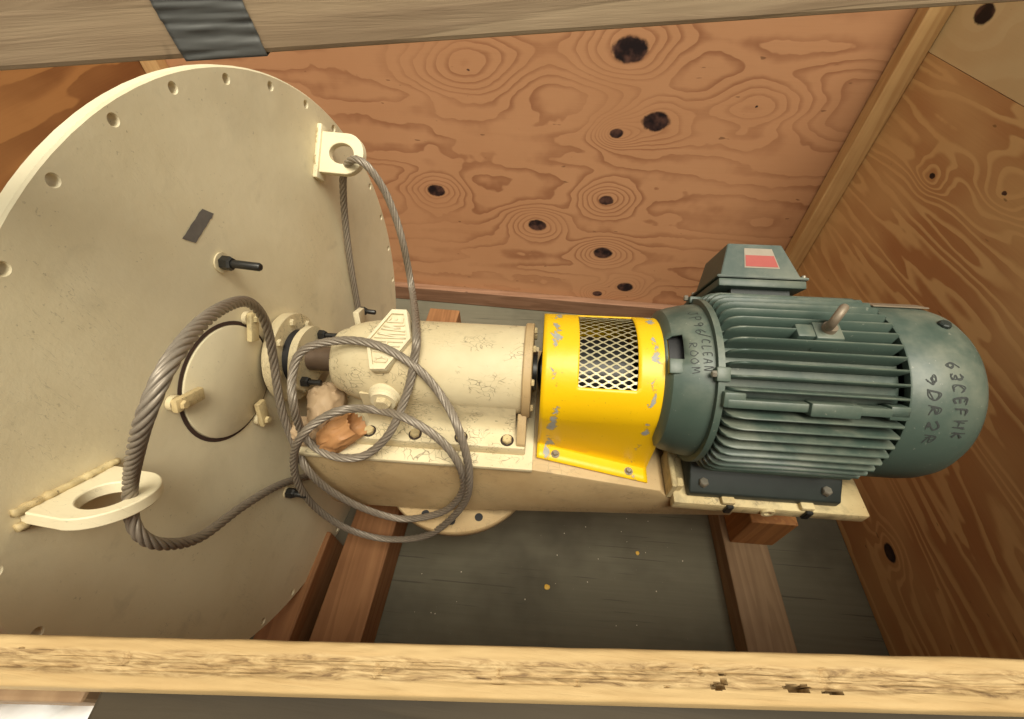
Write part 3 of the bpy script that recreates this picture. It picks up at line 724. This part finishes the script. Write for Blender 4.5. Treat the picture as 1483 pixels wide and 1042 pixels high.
bm = B(); lathe(bm, [(0.603, 0.020), (0.61, 0.045), (0.66, 0.045), (0.665, 0.085), (0.80, 0.085), (0.805, 0.045), (0.858, 0.045)], (0, 0, 0), XA, 40); obj('shaft_coupling', bm, 'bolt_dark', mixer, 40)

# --- motor
bm = B(); lathe(bm, [(0.952, 0.152), (0.955, 0.1595), (1.272, 0.1595), (1.272, 0.10)], (0, 0, 0), XA, 96); motor = obj('motor', bm, 'motor', mixer, 40, label='dark green finned electric motor')
# drive end bell with an opening
def bell():
    bm = B(); seg = 72
    prof = [(0.850, 0.060), (0.850, 0.118), (0.856, 0.140), (0.866, 0.152), (0.884, 0.1585), (0.905, 0.164), (0.925, 0.168), (0.938, 0.1695), (0.9385, 0.181), (0.951, 0.181), (0.952, 0.168)]
    def ang_of(i):
        F = frame(XA); a = 2*math.pi*(i+0.5)/seg; v = F @ Vector((math.cos(a), math.sin(a), 0)); return math.degrees(math.atan2(v.z, v.y))
    lathe(bm, prof, (0, 0, 0), XA, seg, skip=lambda j, i: j in (2, 3) and 96 < ang_of(i) < 114, close=False)
    o = obj('end_bell', bm, 'motor', motor, 30); o['label'] = 'motor end bell with handwritten marker lettering'
    md = o.modifiers.new('wall', 'SOLIDIFY'); md.thickness = 0.004; md.offset = -1
    bm = B(); lathe(bm, [(0.858, 0.10), (0.862, 0.138), (0.93, 0.145)], (0, 0, 0), XA, 48); obj('bell_dark_insert', bm, 'black', motor, 40)  # added black insert, makes the bell opening look dark inside
    for a, w in ((125, 12), (40, 10)):
        M3 = Matrix.Rotation(R(a-90), 3, 'X')
        bm = B(); box(bm, on_axis(0.946, 0.179, a), (0.026, 0.028, 0.016), M3, 0.003, 2); obj('bolt_ear', bm, 'motor', motor, 40)
        bm = B(); bolt(bm, on_axis(0.9325, 0.184, a), -XA, 0.0065, 0.008); obj('bolt_head', bm, 'bolt_grey', motor)
    M3 = Matrix.Rotation(R(138-90), 3, 'X'); bm = B(); box(bm, on_axis(0.912, 0.1575, 138), (0.034, 0.010, 0.004), M3, 0.001); obj('cast_pad', bm, 'motor', motor)
    M3 = Matrix.Rotation(R(119-90), 3, 'X'); bm = B(); box(bm, on_axis(0.872, 0.150, 120), (0.032, 0.030, 0.014), M3, 0.003, 2); obj('bolt_ear', bm, 'motor', motor, 40)
    return o
bell()
# cooling fins: one mesh, copies turned about the shaft
def fin_mesh(xa, xb, r1):
    bm = B(); pr = [(xa, 0.1575), (xa+0.004, 0.180), (xa+0.012, 0.1900), (xa+0.024, r1-0.001), (xa+0.036, r1), (xb-0.004, r1), (xb, r1-0.004), (xb, 0.1575)]
    L = []
    for s in (1, -1):
        row = []
        for (x, r) in pr:
            t = (r-0.1575)/(r1-0.1575); w = 0.0040*(1-t)+0.0023*t; row.append(bm.verts.new(Vector((x, s*w, r))))
        L.append(row)
    mid_ = [bm.verts.new(Vector((x, 0, r+0.0015))) for (x, r) in pr]
    n = len(pr)
    for i in range(n-1):
        bm.faces.new((L[0][i], L[0][i+1], mid_[i+1], mid_[i])); bm.faces.new((mid_[i], mid_[i+1], L[1][i+1], L[1][i]))
    bm.faces.new(L[0][::-1]); bm.faces.new(L[1]); 
    return bm
finA = None
angs_up = [36+7.45*k for k in range(14)]            # back shoulder over the top
angs = [a for a in [21, 28.5, 36, 43.5, 51, 58.5, 66, 73.5, 81, 88.6, 96.2, 103.6, 110.8, 118.0, 125.6, 133.2, 148.6, 155.4, 162.0, 168.8, 175.6, 182.4, 189.2, 196, 203, 210, -4, -12, -20, -28]]
for a in angs:
    if finA is None:
        finA = obj('cooling_fin', fin_mesh(0.956, 1.268, 0.1955), 'motor', motor, 60, origin=(0, 0, 0)); finA.rotation_euler = (R(a-90), 0, 0)
    else: copy_part(finA, motor, (0, 0, 0), (R(a-90), 0, 0))
M3 = Matrix.Rotation(R(141-90), 3, 'X')
bm = B(); box(bm, on_axis(1.112, 0.180, 141), (0.318, 0.017, 0.028), M3, 0.003, 2); obj('side_rib', bm, 'motor', motor, 40)
bm = B(); box(bm, on_axis(1.140, 0.1865, 141.2), (0.088, 0.026, 0.030), M3, 0.004, 2); obj('cast_pad', bm, 'motor', motor, 40)
bm = B(); box(bm, on_axis(0.966, 0.180, 139), (0.040, 0.030, 0.026), M3, 0.004, 2); obj('bolt_ear', bm, 'motor', motor, 40)
bm = B(); box(bm, on_axis(1.254, 0.180, 141), (0.034, 0.026, 0.028), M3, 0.003, 2); obj('bolt_ear', bm, 'motor', motor, 40)
# lifting eye on its boss
M3 = Matrix.Rotation(R(97-90), 3, 'X')
bm = B(); prism(bm, [M3 @ Vector((1.112, -0.026, 0.166)), M3 @ Vector((1.112, 0.026, 0.166)), M3 @ Vector((1.112, 0.019, 0.2)), M3 @ Vector((1.112, -0.019, 0.2))], (0.050, 0, 0), 0.003); obj('eyebolt_boss', bm, 'motor', motor, 40)
bm = B(); box(bm, M3 @ Vector((1.098, 0, 0.183)), (0.034, 0.03, 0.030), M3, 0.004, 2); obj('boss_rib', bm, 'motor', motor, 40)
ec = Vector((1.140, -0.018, 0.2255)); hd = Vector((0.645, 0.764, 0)).normalized()
bm = B(); cyl(bm, (1.138, -0.022, 0.196), (1.138, -0.022, 0.2065), 0.013, 20)
ring = [ec + hd*0.0195*math.cos(2*math.pi*k/36) + Vector((0, 0, 1))*0.0195*math.sin(2*math.pi*k/36) for k in range(37)]
tube(bm, ring, 0.0078, 12, cap=False); obj('eyebolt', bm, 'eyebolt_brown', motor, 50)
# fan cover
bm = B(); lathe(bm, [(1.274, 0.170), (1.274, 0.184), (1.277, 0.186), (1.362, 0.186), (1.385, 0.184), (1.406, 0.178), (1.421, 0.168), (1.430, 0.155), (1.434, 0.138), (1.436, 0.0)], (0, 0, 0), XA, 96, close=False)
fan = obj('fan_cover', bm, 'motor', motor, 35, label='smooth green fan cover with marker scribbles')
md = fan.modifiers.new('wall', 'SOLIDIFY'); md.thickness = 0.003; md.offset = -1
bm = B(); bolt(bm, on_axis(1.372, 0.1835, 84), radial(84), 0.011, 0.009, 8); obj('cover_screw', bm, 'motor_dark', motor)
M3 = Matrix.Rotation(R(58-90), 3, 'X')
bm = B(); box(bm, on_axis(1.335, 0.188, 58), (0.11, 0.035, 0.003), M3, 0.001); obj('name_plate', bm, 'eyebolt_brown', motor)
# conduit box on the back shoulder
JN = Vector((0, math.cos(R(33)), math.sin(R(33)))); JD = Vector((0, math.sin(R(33)), -math.cos(R(33))))
JO = Vector((1.0, 0.183, 0.15))
def J(x, d, n): return JO + Vector((x, 0, 0)) + JD*d + JN*n
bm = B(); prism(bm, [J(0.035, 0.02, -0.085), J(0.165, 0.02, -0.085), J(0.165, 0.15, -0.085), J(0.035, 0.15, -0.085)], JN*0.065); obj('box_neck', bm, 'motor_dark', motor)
bm = B(); prism(bm, [J(0.0, 0.0, -0.020), J(0.192, 0.0, -0.020), J(0.192, 0.175, -0.020), J(0.0, 0.175, -0.020)], JN*0.0185, 0.003); obj('conduit_box', bm, 'motor', motor, 40)
bm = B()
R0 = [(-0.004, -0.003), (0.196, -0.003), (0.196, 0.178), (-0.004, 0.178)]; R1 = [(0.020, 0.006), (0.150, 0.006), (0.150, 0.160), (0.020, 0.160)]
lo = [bm.verts.new(J(x, d, 0.0)) for x, d in R0]; l1 = [bm.verts.new(J(x, d, 0.006)) for x, d in R0]; R05 = [(0.006, 0.004), (0.182, 0.004), (0.182, 0.168), (0.006, 0.168)]
l2 = [bm.verts.new(J(x, d, 0.0065)) for x, d in R05]; hi_ = [bm.verts.new(J(0.026 if x < 0.1 else 0.146, 0.014 if d < 0.1 else 0.15, 0.086)) for x, d in R1]
for a_, b_ in ((lo, l1), (l1, l2), (l2, hi_)):
    for i in range(4): bm.faces.new((a_[i], a_[(i+1) % 4], b_[(i+1) % 4], b_[i]))
bm.faces.new(hi_); bm.faces.new(lo[::-1]); bmesh.ops.bevel(bm, geom=bm.edges[:], offset=0.0015, segments=2, affect='EDGES'); obj('box_lid', bm, 'motor', motor, 40, label='domed lid of the conduit box with a red and white sticker')
for x, d in ((0.188, 0.006), (0.002, 0.170)):
    bm = B(); lathe(bm, [(0, 0.005), (0.005, 0.005)], J(x, d, 0.0065), JN, 10); obj('lid_screw', bm, 'bolt_grey', motor)
# sticker on the lid's upper face
def lidface(s, t, h):
    a = J(0.006, 0.004, 0.0065); b = J(0.182, 0.004, 0.0065); c = J(0.146, 0.014, 0.086); d = J(0.026, 0.014, 0.086)
    p = (a*(1-s)+b*s)*(1-t) + (d*(1-s)+c*s)*t; nn = (b-a).cross(d-a).normalized()
    if nn.z < 0: nn = -nn
    return p + nn*h
def sticker(s0, s1, t0, t1, h, mat, nm):
    bm = B(); prism(bm, [lidface(s0, t0, h), lidface(s1, t0, h), lidface(s1, t1, h), lidface(s0, t1, h)], lidface(0.5, 0.5, 0.0004)-lidface(0.5, 0.5, 0)); return obj(nm, bm, mat, motor)
sticker(0.30, 0.78, 0.25, 0.86, 0.0004, 'label_white', 'sticker'); sticker(0.315, 0.765, 0.29, 0.64, 0.0010, 'label_red', 'sticker_band')
# feet and slide plate
for y in (-1, 1):
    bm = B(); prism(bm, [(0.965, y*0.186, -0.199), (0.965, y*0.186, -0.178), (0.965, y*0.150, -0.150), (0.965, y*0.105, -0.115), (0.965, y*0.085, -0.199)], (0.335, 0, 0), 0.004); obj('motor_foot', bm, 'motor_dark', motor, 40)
    for x in (0.995, 1.265):
        bm = B(); bolt(bm, (x, y*0.168, -0.166), (0, 0, 1), 0.011, 0.012); obj('bolt_head', bm, 'bolt_grey', motor)
bm = B(); box(bm, (1.152, 0, -0.2185), (0.434, 0.405, 0.035), None, 0.004, 2); slide = obj('slide_plate', bm, 'crust', mixer, 35, label='crusty cream slide plate under the motor feet')
for x in (1.06, 1.235):
    bm = B(); box(bm, (x, -0.2045, -0.213), (0.016, 0.008, 0.032), None, 0.002); obj('jack_screw', bm, 'bolt_dark', slide)
    bm = B(); box(bm, (x-0.005, -0.191, -0.196), (0.030, 0.020, 0.016), None, 0.004, 2); obj('jack_block', bm, 'crust', slide, 40)
bm = B(); lathe(bm, [(0, 0.016), (0.006, 0.015), (0.006, 0.008), (0, 0.007)], (1.148, -0.2025, -0.214), (0, -1, 0), 16, close=False); obj('weld_ring', bm, 'crust', slide, 60)
bm = B(); box(bm, (0.928, -0.135, -0.185), (0.012, 0.10, 0.06), None, 0.002); obj('stop_plate', bm, 'crust', slide)
bm = B(); box(bm, (0.945, -0.165, -0.183), (0.016, 0.022, 0.030), None, 0.003); obj('stop_block', bm, 'crust', slide)

# --- handwritten strokes wrapped round the motor housing
GLY = {
 '9': [[(0.8, 0.75), (0.5, 1), (0.15, 0.8), (0.4, 0.5), (0.8, 0.75), (0.6, 0.0)]], '6': [[(0.7, 1), (0.2, 0.5), (0.2, 0.15), (0.5, 0), (0.8, 0.25), (0.5, 0.5), (0.2, 0.3)]],
 '/': [[(0.9, 1.2), (0.1, -0.2)]], 'C': [[(0.8, 0.85), (0.45, 1), (0.1, 0.6), (0.2, 0.1), (0.8, 0.05)]], 'L': [[(0.2, 1), (0.15, 0), (0.7, 0.05)]],
 'E': [[(0.75, 1), (0.15, 0.95), (0.15, 0), (0.75, 0.05)], [(0.15, 0.5), (0.65, 0.52)]], 'A': [[(0.05, 0), (0.45, 1), (0.85, 0)], [(0.2, 0.4), (0.7, 0.4)]],
 'N': [[(0.1, 0), (0.15, 1), (0.75, 0), (0.8, 1)]], 'R': [[(0.15, 0), (0.15, 1), (0.65, 0.9), (0.65, 0.6), (0.15, 0.5), (0.8, 0)]],
 'O': [[(0.45, 1), (0.1, 0.6), (0.2, 0.1), (0.6, 0), (0.85, 0.45), (0.45, 1)]], 'M': [[(0.05, 0), (0.15, 1), (0.45, 0.3), (0.75, 1), (0.9, 0)]],
 'D': [[(0.15, 0), (0.15, 1), (0.6, 0.9), (0.85, 0.5), (0.6, 0.1), (0.15, 0)]], 'F': [[(0.15, 0), (0.15, 1), (0.8, 0.97)], [(0.15, 0.5), (0.65, 0.52)]],
 '2': [[(0.15, 0.8), (0.5, 1), (0.8, 0.7), (0.15, 0), (0.85, 0.02)]], 'J': [[(0.1, 0.3), (0.3, 0), (0.6, 0.2), (0.6, 1)], [(0.3, 1), (0.9, 1)]], 'P': [[(0.15, -0.2), (0.2, 1), (0.7, 0.9), (0.65, 0.5), (0.2, 0.45)]],
 '3': [[(0.15, 0.9), (0.6, 1), (0.7, 0.7), (0.35, 0.52), (0.75, 0.3), (0.55, 0), (0.1, 0.1)]], 'K': [[(0.15, 0), (0.15, 1)], [(0.75, 1), (0.2, 0.5), (0.8, 0)]],
 'I': [[(0.45, 0), (0.45, 1)]], 'H': [[(0.12, 0), (0.12, 1)], [(0.82, 0), (0.82, 1)], [(0.12, 0.5), (0.82, 0.5)]], 'W': [[(0.0, 1), (0.22, 0), (0.46, 0.8), (0.7, 0), (0.95, 1)]], ' ': []}
def scribble(text, x0, deg0, size, adv, rfun, slope=0.0, w=0.0009, name='marker_writing', double=False, jit=0.06):
    """letters read downwards round the housing: tops point to +X"""
    bm = B()
    for ci, chn in enumerate(text):
        for st in GLY[chn]:
            for off in ((0.0, 0.22) if double else (0.0,)):
                raw = [Vector((x0 + slope*ci + size*(py*(1-off)+off*0.5) + size*jit*random.uniform(-1, 1), deg0 + adv*(ci + 0.78*(px_*(1-off)+off*0.5)) + adv*jit*random.uniform(-1, 1), 0)) for px_, py in st]
                pts = spline(raw, 5)
                vv = []
                for q in pts:
                    r = rfun(q.x)+0.0007; p = on_axis(q.x, r, q.y); vv.append(p)
                for i in range(len(vv)-1):
                    t = (vv[i+1]-vv[i]); nr = Vector((0, vv[i].y, vv[i].z)).normalized(); sd = nr.cross(t).normalized()*w
                    a = [bm.verts.new(vv[i]-sd), bm.verts.new(vv[i]+sd), bm.verts.new(vv[i+1]+sd), bm.verts.new(vv[i+1]-sd)]; bm.faces.new(a)
    return obj(name, bm, 'ink', motor)
rb = lambda x: 0.1585+(x-0.884)*(0.168-0.1585)/(0.925-0.884) if x < 0.925 else 0.168+(x-0.925)*0.0015/0.013
scribble('JP96', 0.906, 72, 0.018, 6.6, rb, 0.001)
scribble('/CLEAN', 0.915, 96, 0.016, 4.7, rb, 0.0005)
scribble('ROOM', 0.893, 103, 0.014, 5.8, rb, 0.0012)
rf = lambda x: 0.186 if x < 1.385 else 0.186-(x-1.385)*0.002/0.023
scribble('9DR2R', 1.298, 118, 0.020, 8.6, rf, 0.0035, 0.0010, double=True, jit=0.11)
scribble('63CEFHK', 1.338, 110, 0.020, 6.6, rf, 0.003, 0.0010, double=True, jit=0.11)
# embossed capitals on the maker plate
def emboss():
    txt = 'DIHNWE'; lo_ = min(b for a, b in LOGO); hi = max(b for a, b in LOGO)
    P = ins(LOGO, 0.78)
    def span(t):
        xs = []
        for (a, b), (c, d) in zip(P, P[1:]+P[:1]):
            if (b-t)*(d-t) <= 0 and abs(d-b) > 1e-6: xs.append(a+(c-a)*(t-b)/(d-b))
        return (min(xs), max(xs)) if len(xs) > 1 else None
    t0 = min(b for a, b in P); t1 = max(b for a, b in P); n = len(txt); st_ = (t1-t0)/n
    for i, chn in enumerate(txt):
        bm = B()
        for stx in GLY[chn]:
            pts = []
            for px_, py in stx:
                t = t0 + st_*(i + 0.10 + 0.78*px_); t = max(t0+0.0003, min(t1-0.0003, t)); sp = span(t)
                if not sp: continue
                pts.append(LP(sp[1]-(sp[1]-sp[0])*(0.04+0.92*(1-py)) if True else 0, t, 0.0078))
            for p, q in zip(pts, pts[1:]):
                d = q-p
                if d.length < 1e-5: continue
                X_ = d.normalized(); Y_ = LN.cross(X_); box(bm, (p+q)/2, (d.length+0.003, 0.0034, 0.0042), Matrix((X_, Y_, LN)).transposed(), 0.0008)
        if bm.verts: obj('letter', bm, 'cream', logo, 40)
        else: bm.free()
emboss()

# ------------------------------------------------------------------ wire rope
ROPE = [[0.041, 0.296, -0.182], [0.036, 0.322, -0.148], [0.043, 0.36, 0.008], [0.057, 0.393, 0.144], [0.088, 0.381, 0.245], [0.105, 0.378, 0.277], [0.126, 0.361, 0.301], [0.155, 0.344, 0.318], [0.186, 0.332, 0.303], [0.216, 0.324, 0.238], [0.239, 0.295, 0.142], [0.254, 0.245, 0.014], [0.344, -0.012, 0.124], [0.347, -0.066, 0.097], [0.332, -0.109, 0.041], [0.294, -0.165, -0.033], [0.237, -0.19, -0.093], [0.188, -0.2, -0.104], [0.131, -0.19, -0.105], [0.082, -0.165, -0.081], [0.1, -0.156, 0.036], [0.09, -0.101, 0.072], [0.11, -0.063, 0.102], [0.181, -0.041, 0.113], [0.264, -0.047, 0.113], [0.348, -0.078, 0.089], [0.406, -0.114, 0.036], [0.451, -0.18, 0.011], [0.466, -0.215, -0.118], [0.432, -0.22, -0.286], [0.323, -0.235, -0.465], [0.189, -0.235, -0.531], [0.086, -0.23, -0.489], [0.029, -0.22, -0.378], [0.029, -0.215, -0.238], [0.06, -0.205, -0.117], [0.112, -0.2, -0.021], [0.155, -0.17, 0.007], [0.204, -0.15, 0.019], [0.255, -0.124, -0.016], [0.336, -0.155, 0.006], [0.409, -0.18, -0.036], [0.447, -0.205, -0.108], [0.436, -0.208, -0.23], [0.372, -0.21, -0.354], [0.257, -0.212, -0.421], [0.164, -0.213, -0.369], [0.101, -0.212, -0.268], [0.074, -0.205, -0.166], [0.045, -0.165, -0.11], [0.04, -0.132, -0.017], [0.052, -0.087, 0.096], [0.075, -0.079, 0.191], [0.099, -0.106, 0.266], [0.126, -0.159, 0.324], [0.18, -0.27, 0.4], [0.222, -0.373, 0.442], [0.207, -0.424, 0.413], [0.145, -0.433, 0.333], [0.072, -0.433, 0.238], [0.054, -0.454, 0.191], [0.057, -0.471, 0.16], [0.056, -0.467, 0.108], [0.037, -0.426, 0.014], [0.012, -0.332, -0.092], [-0.003, -0.238, -0.201], [-0.008, -0.162, -0.311], [-0.006, -0.107, -0.413]]
def rope():
    pts = resample(spline(ROPE, 14), 0.0045)
    for _ in range(3): pts = [pts[0]] + [(pts[i-1]+pts[i]*2+pts[i+1])/4 for i in range(1, len(pts)-1)] + [pts[-1]]
    bm = B(); seg = 48
    tw = 2*math.pi*0.0045/0.115
    def rad(i, k):
        q = (k*6/seg) % 1.0
        return 0.0060 + 0.0032*math.sqrt(max(0, 1-(2*q-1)**2))
    tube(bm, pts, rad, seg, twist=tw)
    return tag(obj('wire_rope', bm, 'rope_steel', None, 180), 'twisted steel wire rope looped through both lifting lugs and coiled on the gearbox', 'rope')
rope()

# ------------------------------------------------------------------ crumpled paper and rag by the shaft
def crumple(name, c, d, rot, mat, label, cat, seed, amp, open_end=False, sub=4):
    bm = B(); bmesh.ops.create_icosphere(bm, subdivisions=sub, radius=1.0)
    Mx = Matrix.Rotation(R(rot[2]), 3, 'Z') @ Matrix.Rotation(R(rot[1]), 3, 'Y') @ Matrix.Rotation(R(rot[0]), 3, 'X')
    for v in bm.verts:
        q = v.co.copy()
        n = noise.fractal(q*1.6+Vector((seed, 0, 0)), 0.9, 2.1, 4); rdg = abs(noise.noise(q*2.6+Vector((0, seed, 0))))
        f = 1 + amp*n - amp*0.9*rdg
        if open_end and q.x > 0.55: f *= 1.0 + 0.25*noise.noise(Vector((q.y*3, q.z*3, seed))); 
        p = Vector((max(-0.9, min(0.9, q.x)), q.y, q.z))*f
        if open_end and q.x > 0.5: p.x = 0.55 + 0.55*(math.hypot(q.y, q.z)) - 0.9*(1-math.hypot(q.y, q.z))*0.9
        v.co = Vector(c) + Mx @ Vector((p.x*d[0], p.y*d[1], p.z*d[2]))
    o = obj(name, bm, mat, None, 35); return tag(o, label, cat)
crumple('crumpled_paper', (0.158, -0.152, -0.085), (0.064, 0.036, 0.036), (10, -30, 18), 'paper_brown', 'crumpled brown paper roll tucked beside the gearbox', 'paper', 4.2, 0.20, True)
crumple('paper_wrapping', (0.110, -0.088, -0.072), (0.046, 0.064, 0.062), (0, 10, 20), 'paper_pale', 'pale crumpled wrapping lump under the shaft', 'wrapping', 9.7, 0.14)
crumple('paper_scrap', (0.066, -0.142, -0.100), (0.034, 0.036, 0.034), (0, 0, 40), 'paper_pale', 'small beige scrap of wrapping between the round plate and the base', 'scrap', 2.7, 0.16)

# ------------------------------------------------------------------ white sheet outside, crumbs on the floor
bm = B(); nx, ny = 60, 24; V_ = []
for i in range(nx+1):
    row = []
    for j in range(ny+1):
        x = -0.75+1.03*i/nx; y = -1.02+0.352*j/ny + 0.0612*x*(j/ny)
        z = 0.318 + 0.014*noise.fractal(Vector((x*14, y*14, 2)), 0.8, 2, 4) + 0.010*abs(noise.noise(Vector((x*30, y*30, 5)))) - max(0, (-0.80-y))*1.1
        row.append(bm.verts.new((x, y, z)))
    V_.append(row)
for i in range(nx):
    for j in range(ny): bm.faces.new((V_[i][j], V_[i+1][j], V_[i+1][j+1], V_[i][j+1]))
o = obj('plastic_sheet', bm, 'plastic_white', None, 50); tag(o, 'crumpled white plastic sheet outside the front rail', 'sheet')
md = o.modifiers.new('film', 'SOLIDIFY'); md.thickness = 0.001
def crumb(c, s, mat, label):
    bm = B(); bmesh.ops.create_icosphere(bm, subdivisions=1, radius=1)
    for v in bm.verts:
        f = 1+0.4*noise.noise(v.co*2+Vector(c)*50); v.co = Vector((c[0]+v.co.x*s*f, c[1]+v.co.y*s*f, FLOOR+0.0005+s*0.35+v.co.z*s*0.4*f))
    return tag(obj('paint_flake', bm, mat), label, 'flake')
crumb((0.673, -0.262, 0), 0.011, 'chip_yellow', 'larger yellow flake lying in the middle of the grey floor')
crumb((0.98, -0.13, 0), 0.007, 'chip_yellow', 'tiny yellow flake on the grey floor nearer the joist')
bm = B()
for k in range(34):
    x, y = random.uniform(0.25, 1.2), random.uniform(-0.5, 0.0); s = random.uniform(0.0008, 0.002)
    box(bm, (x, y, FLOOR+0.0004+s*0.3), (s*2, s*1.4, s*0.6), Matrix.Rotation(random.uniform(0, 3), 3, 'Z'))
o = obj('floor_debris', bm, 'chip_pale'); tag(o, 'fine pale crumbs scattered over the grey floor', 'debris', kind='stuff')
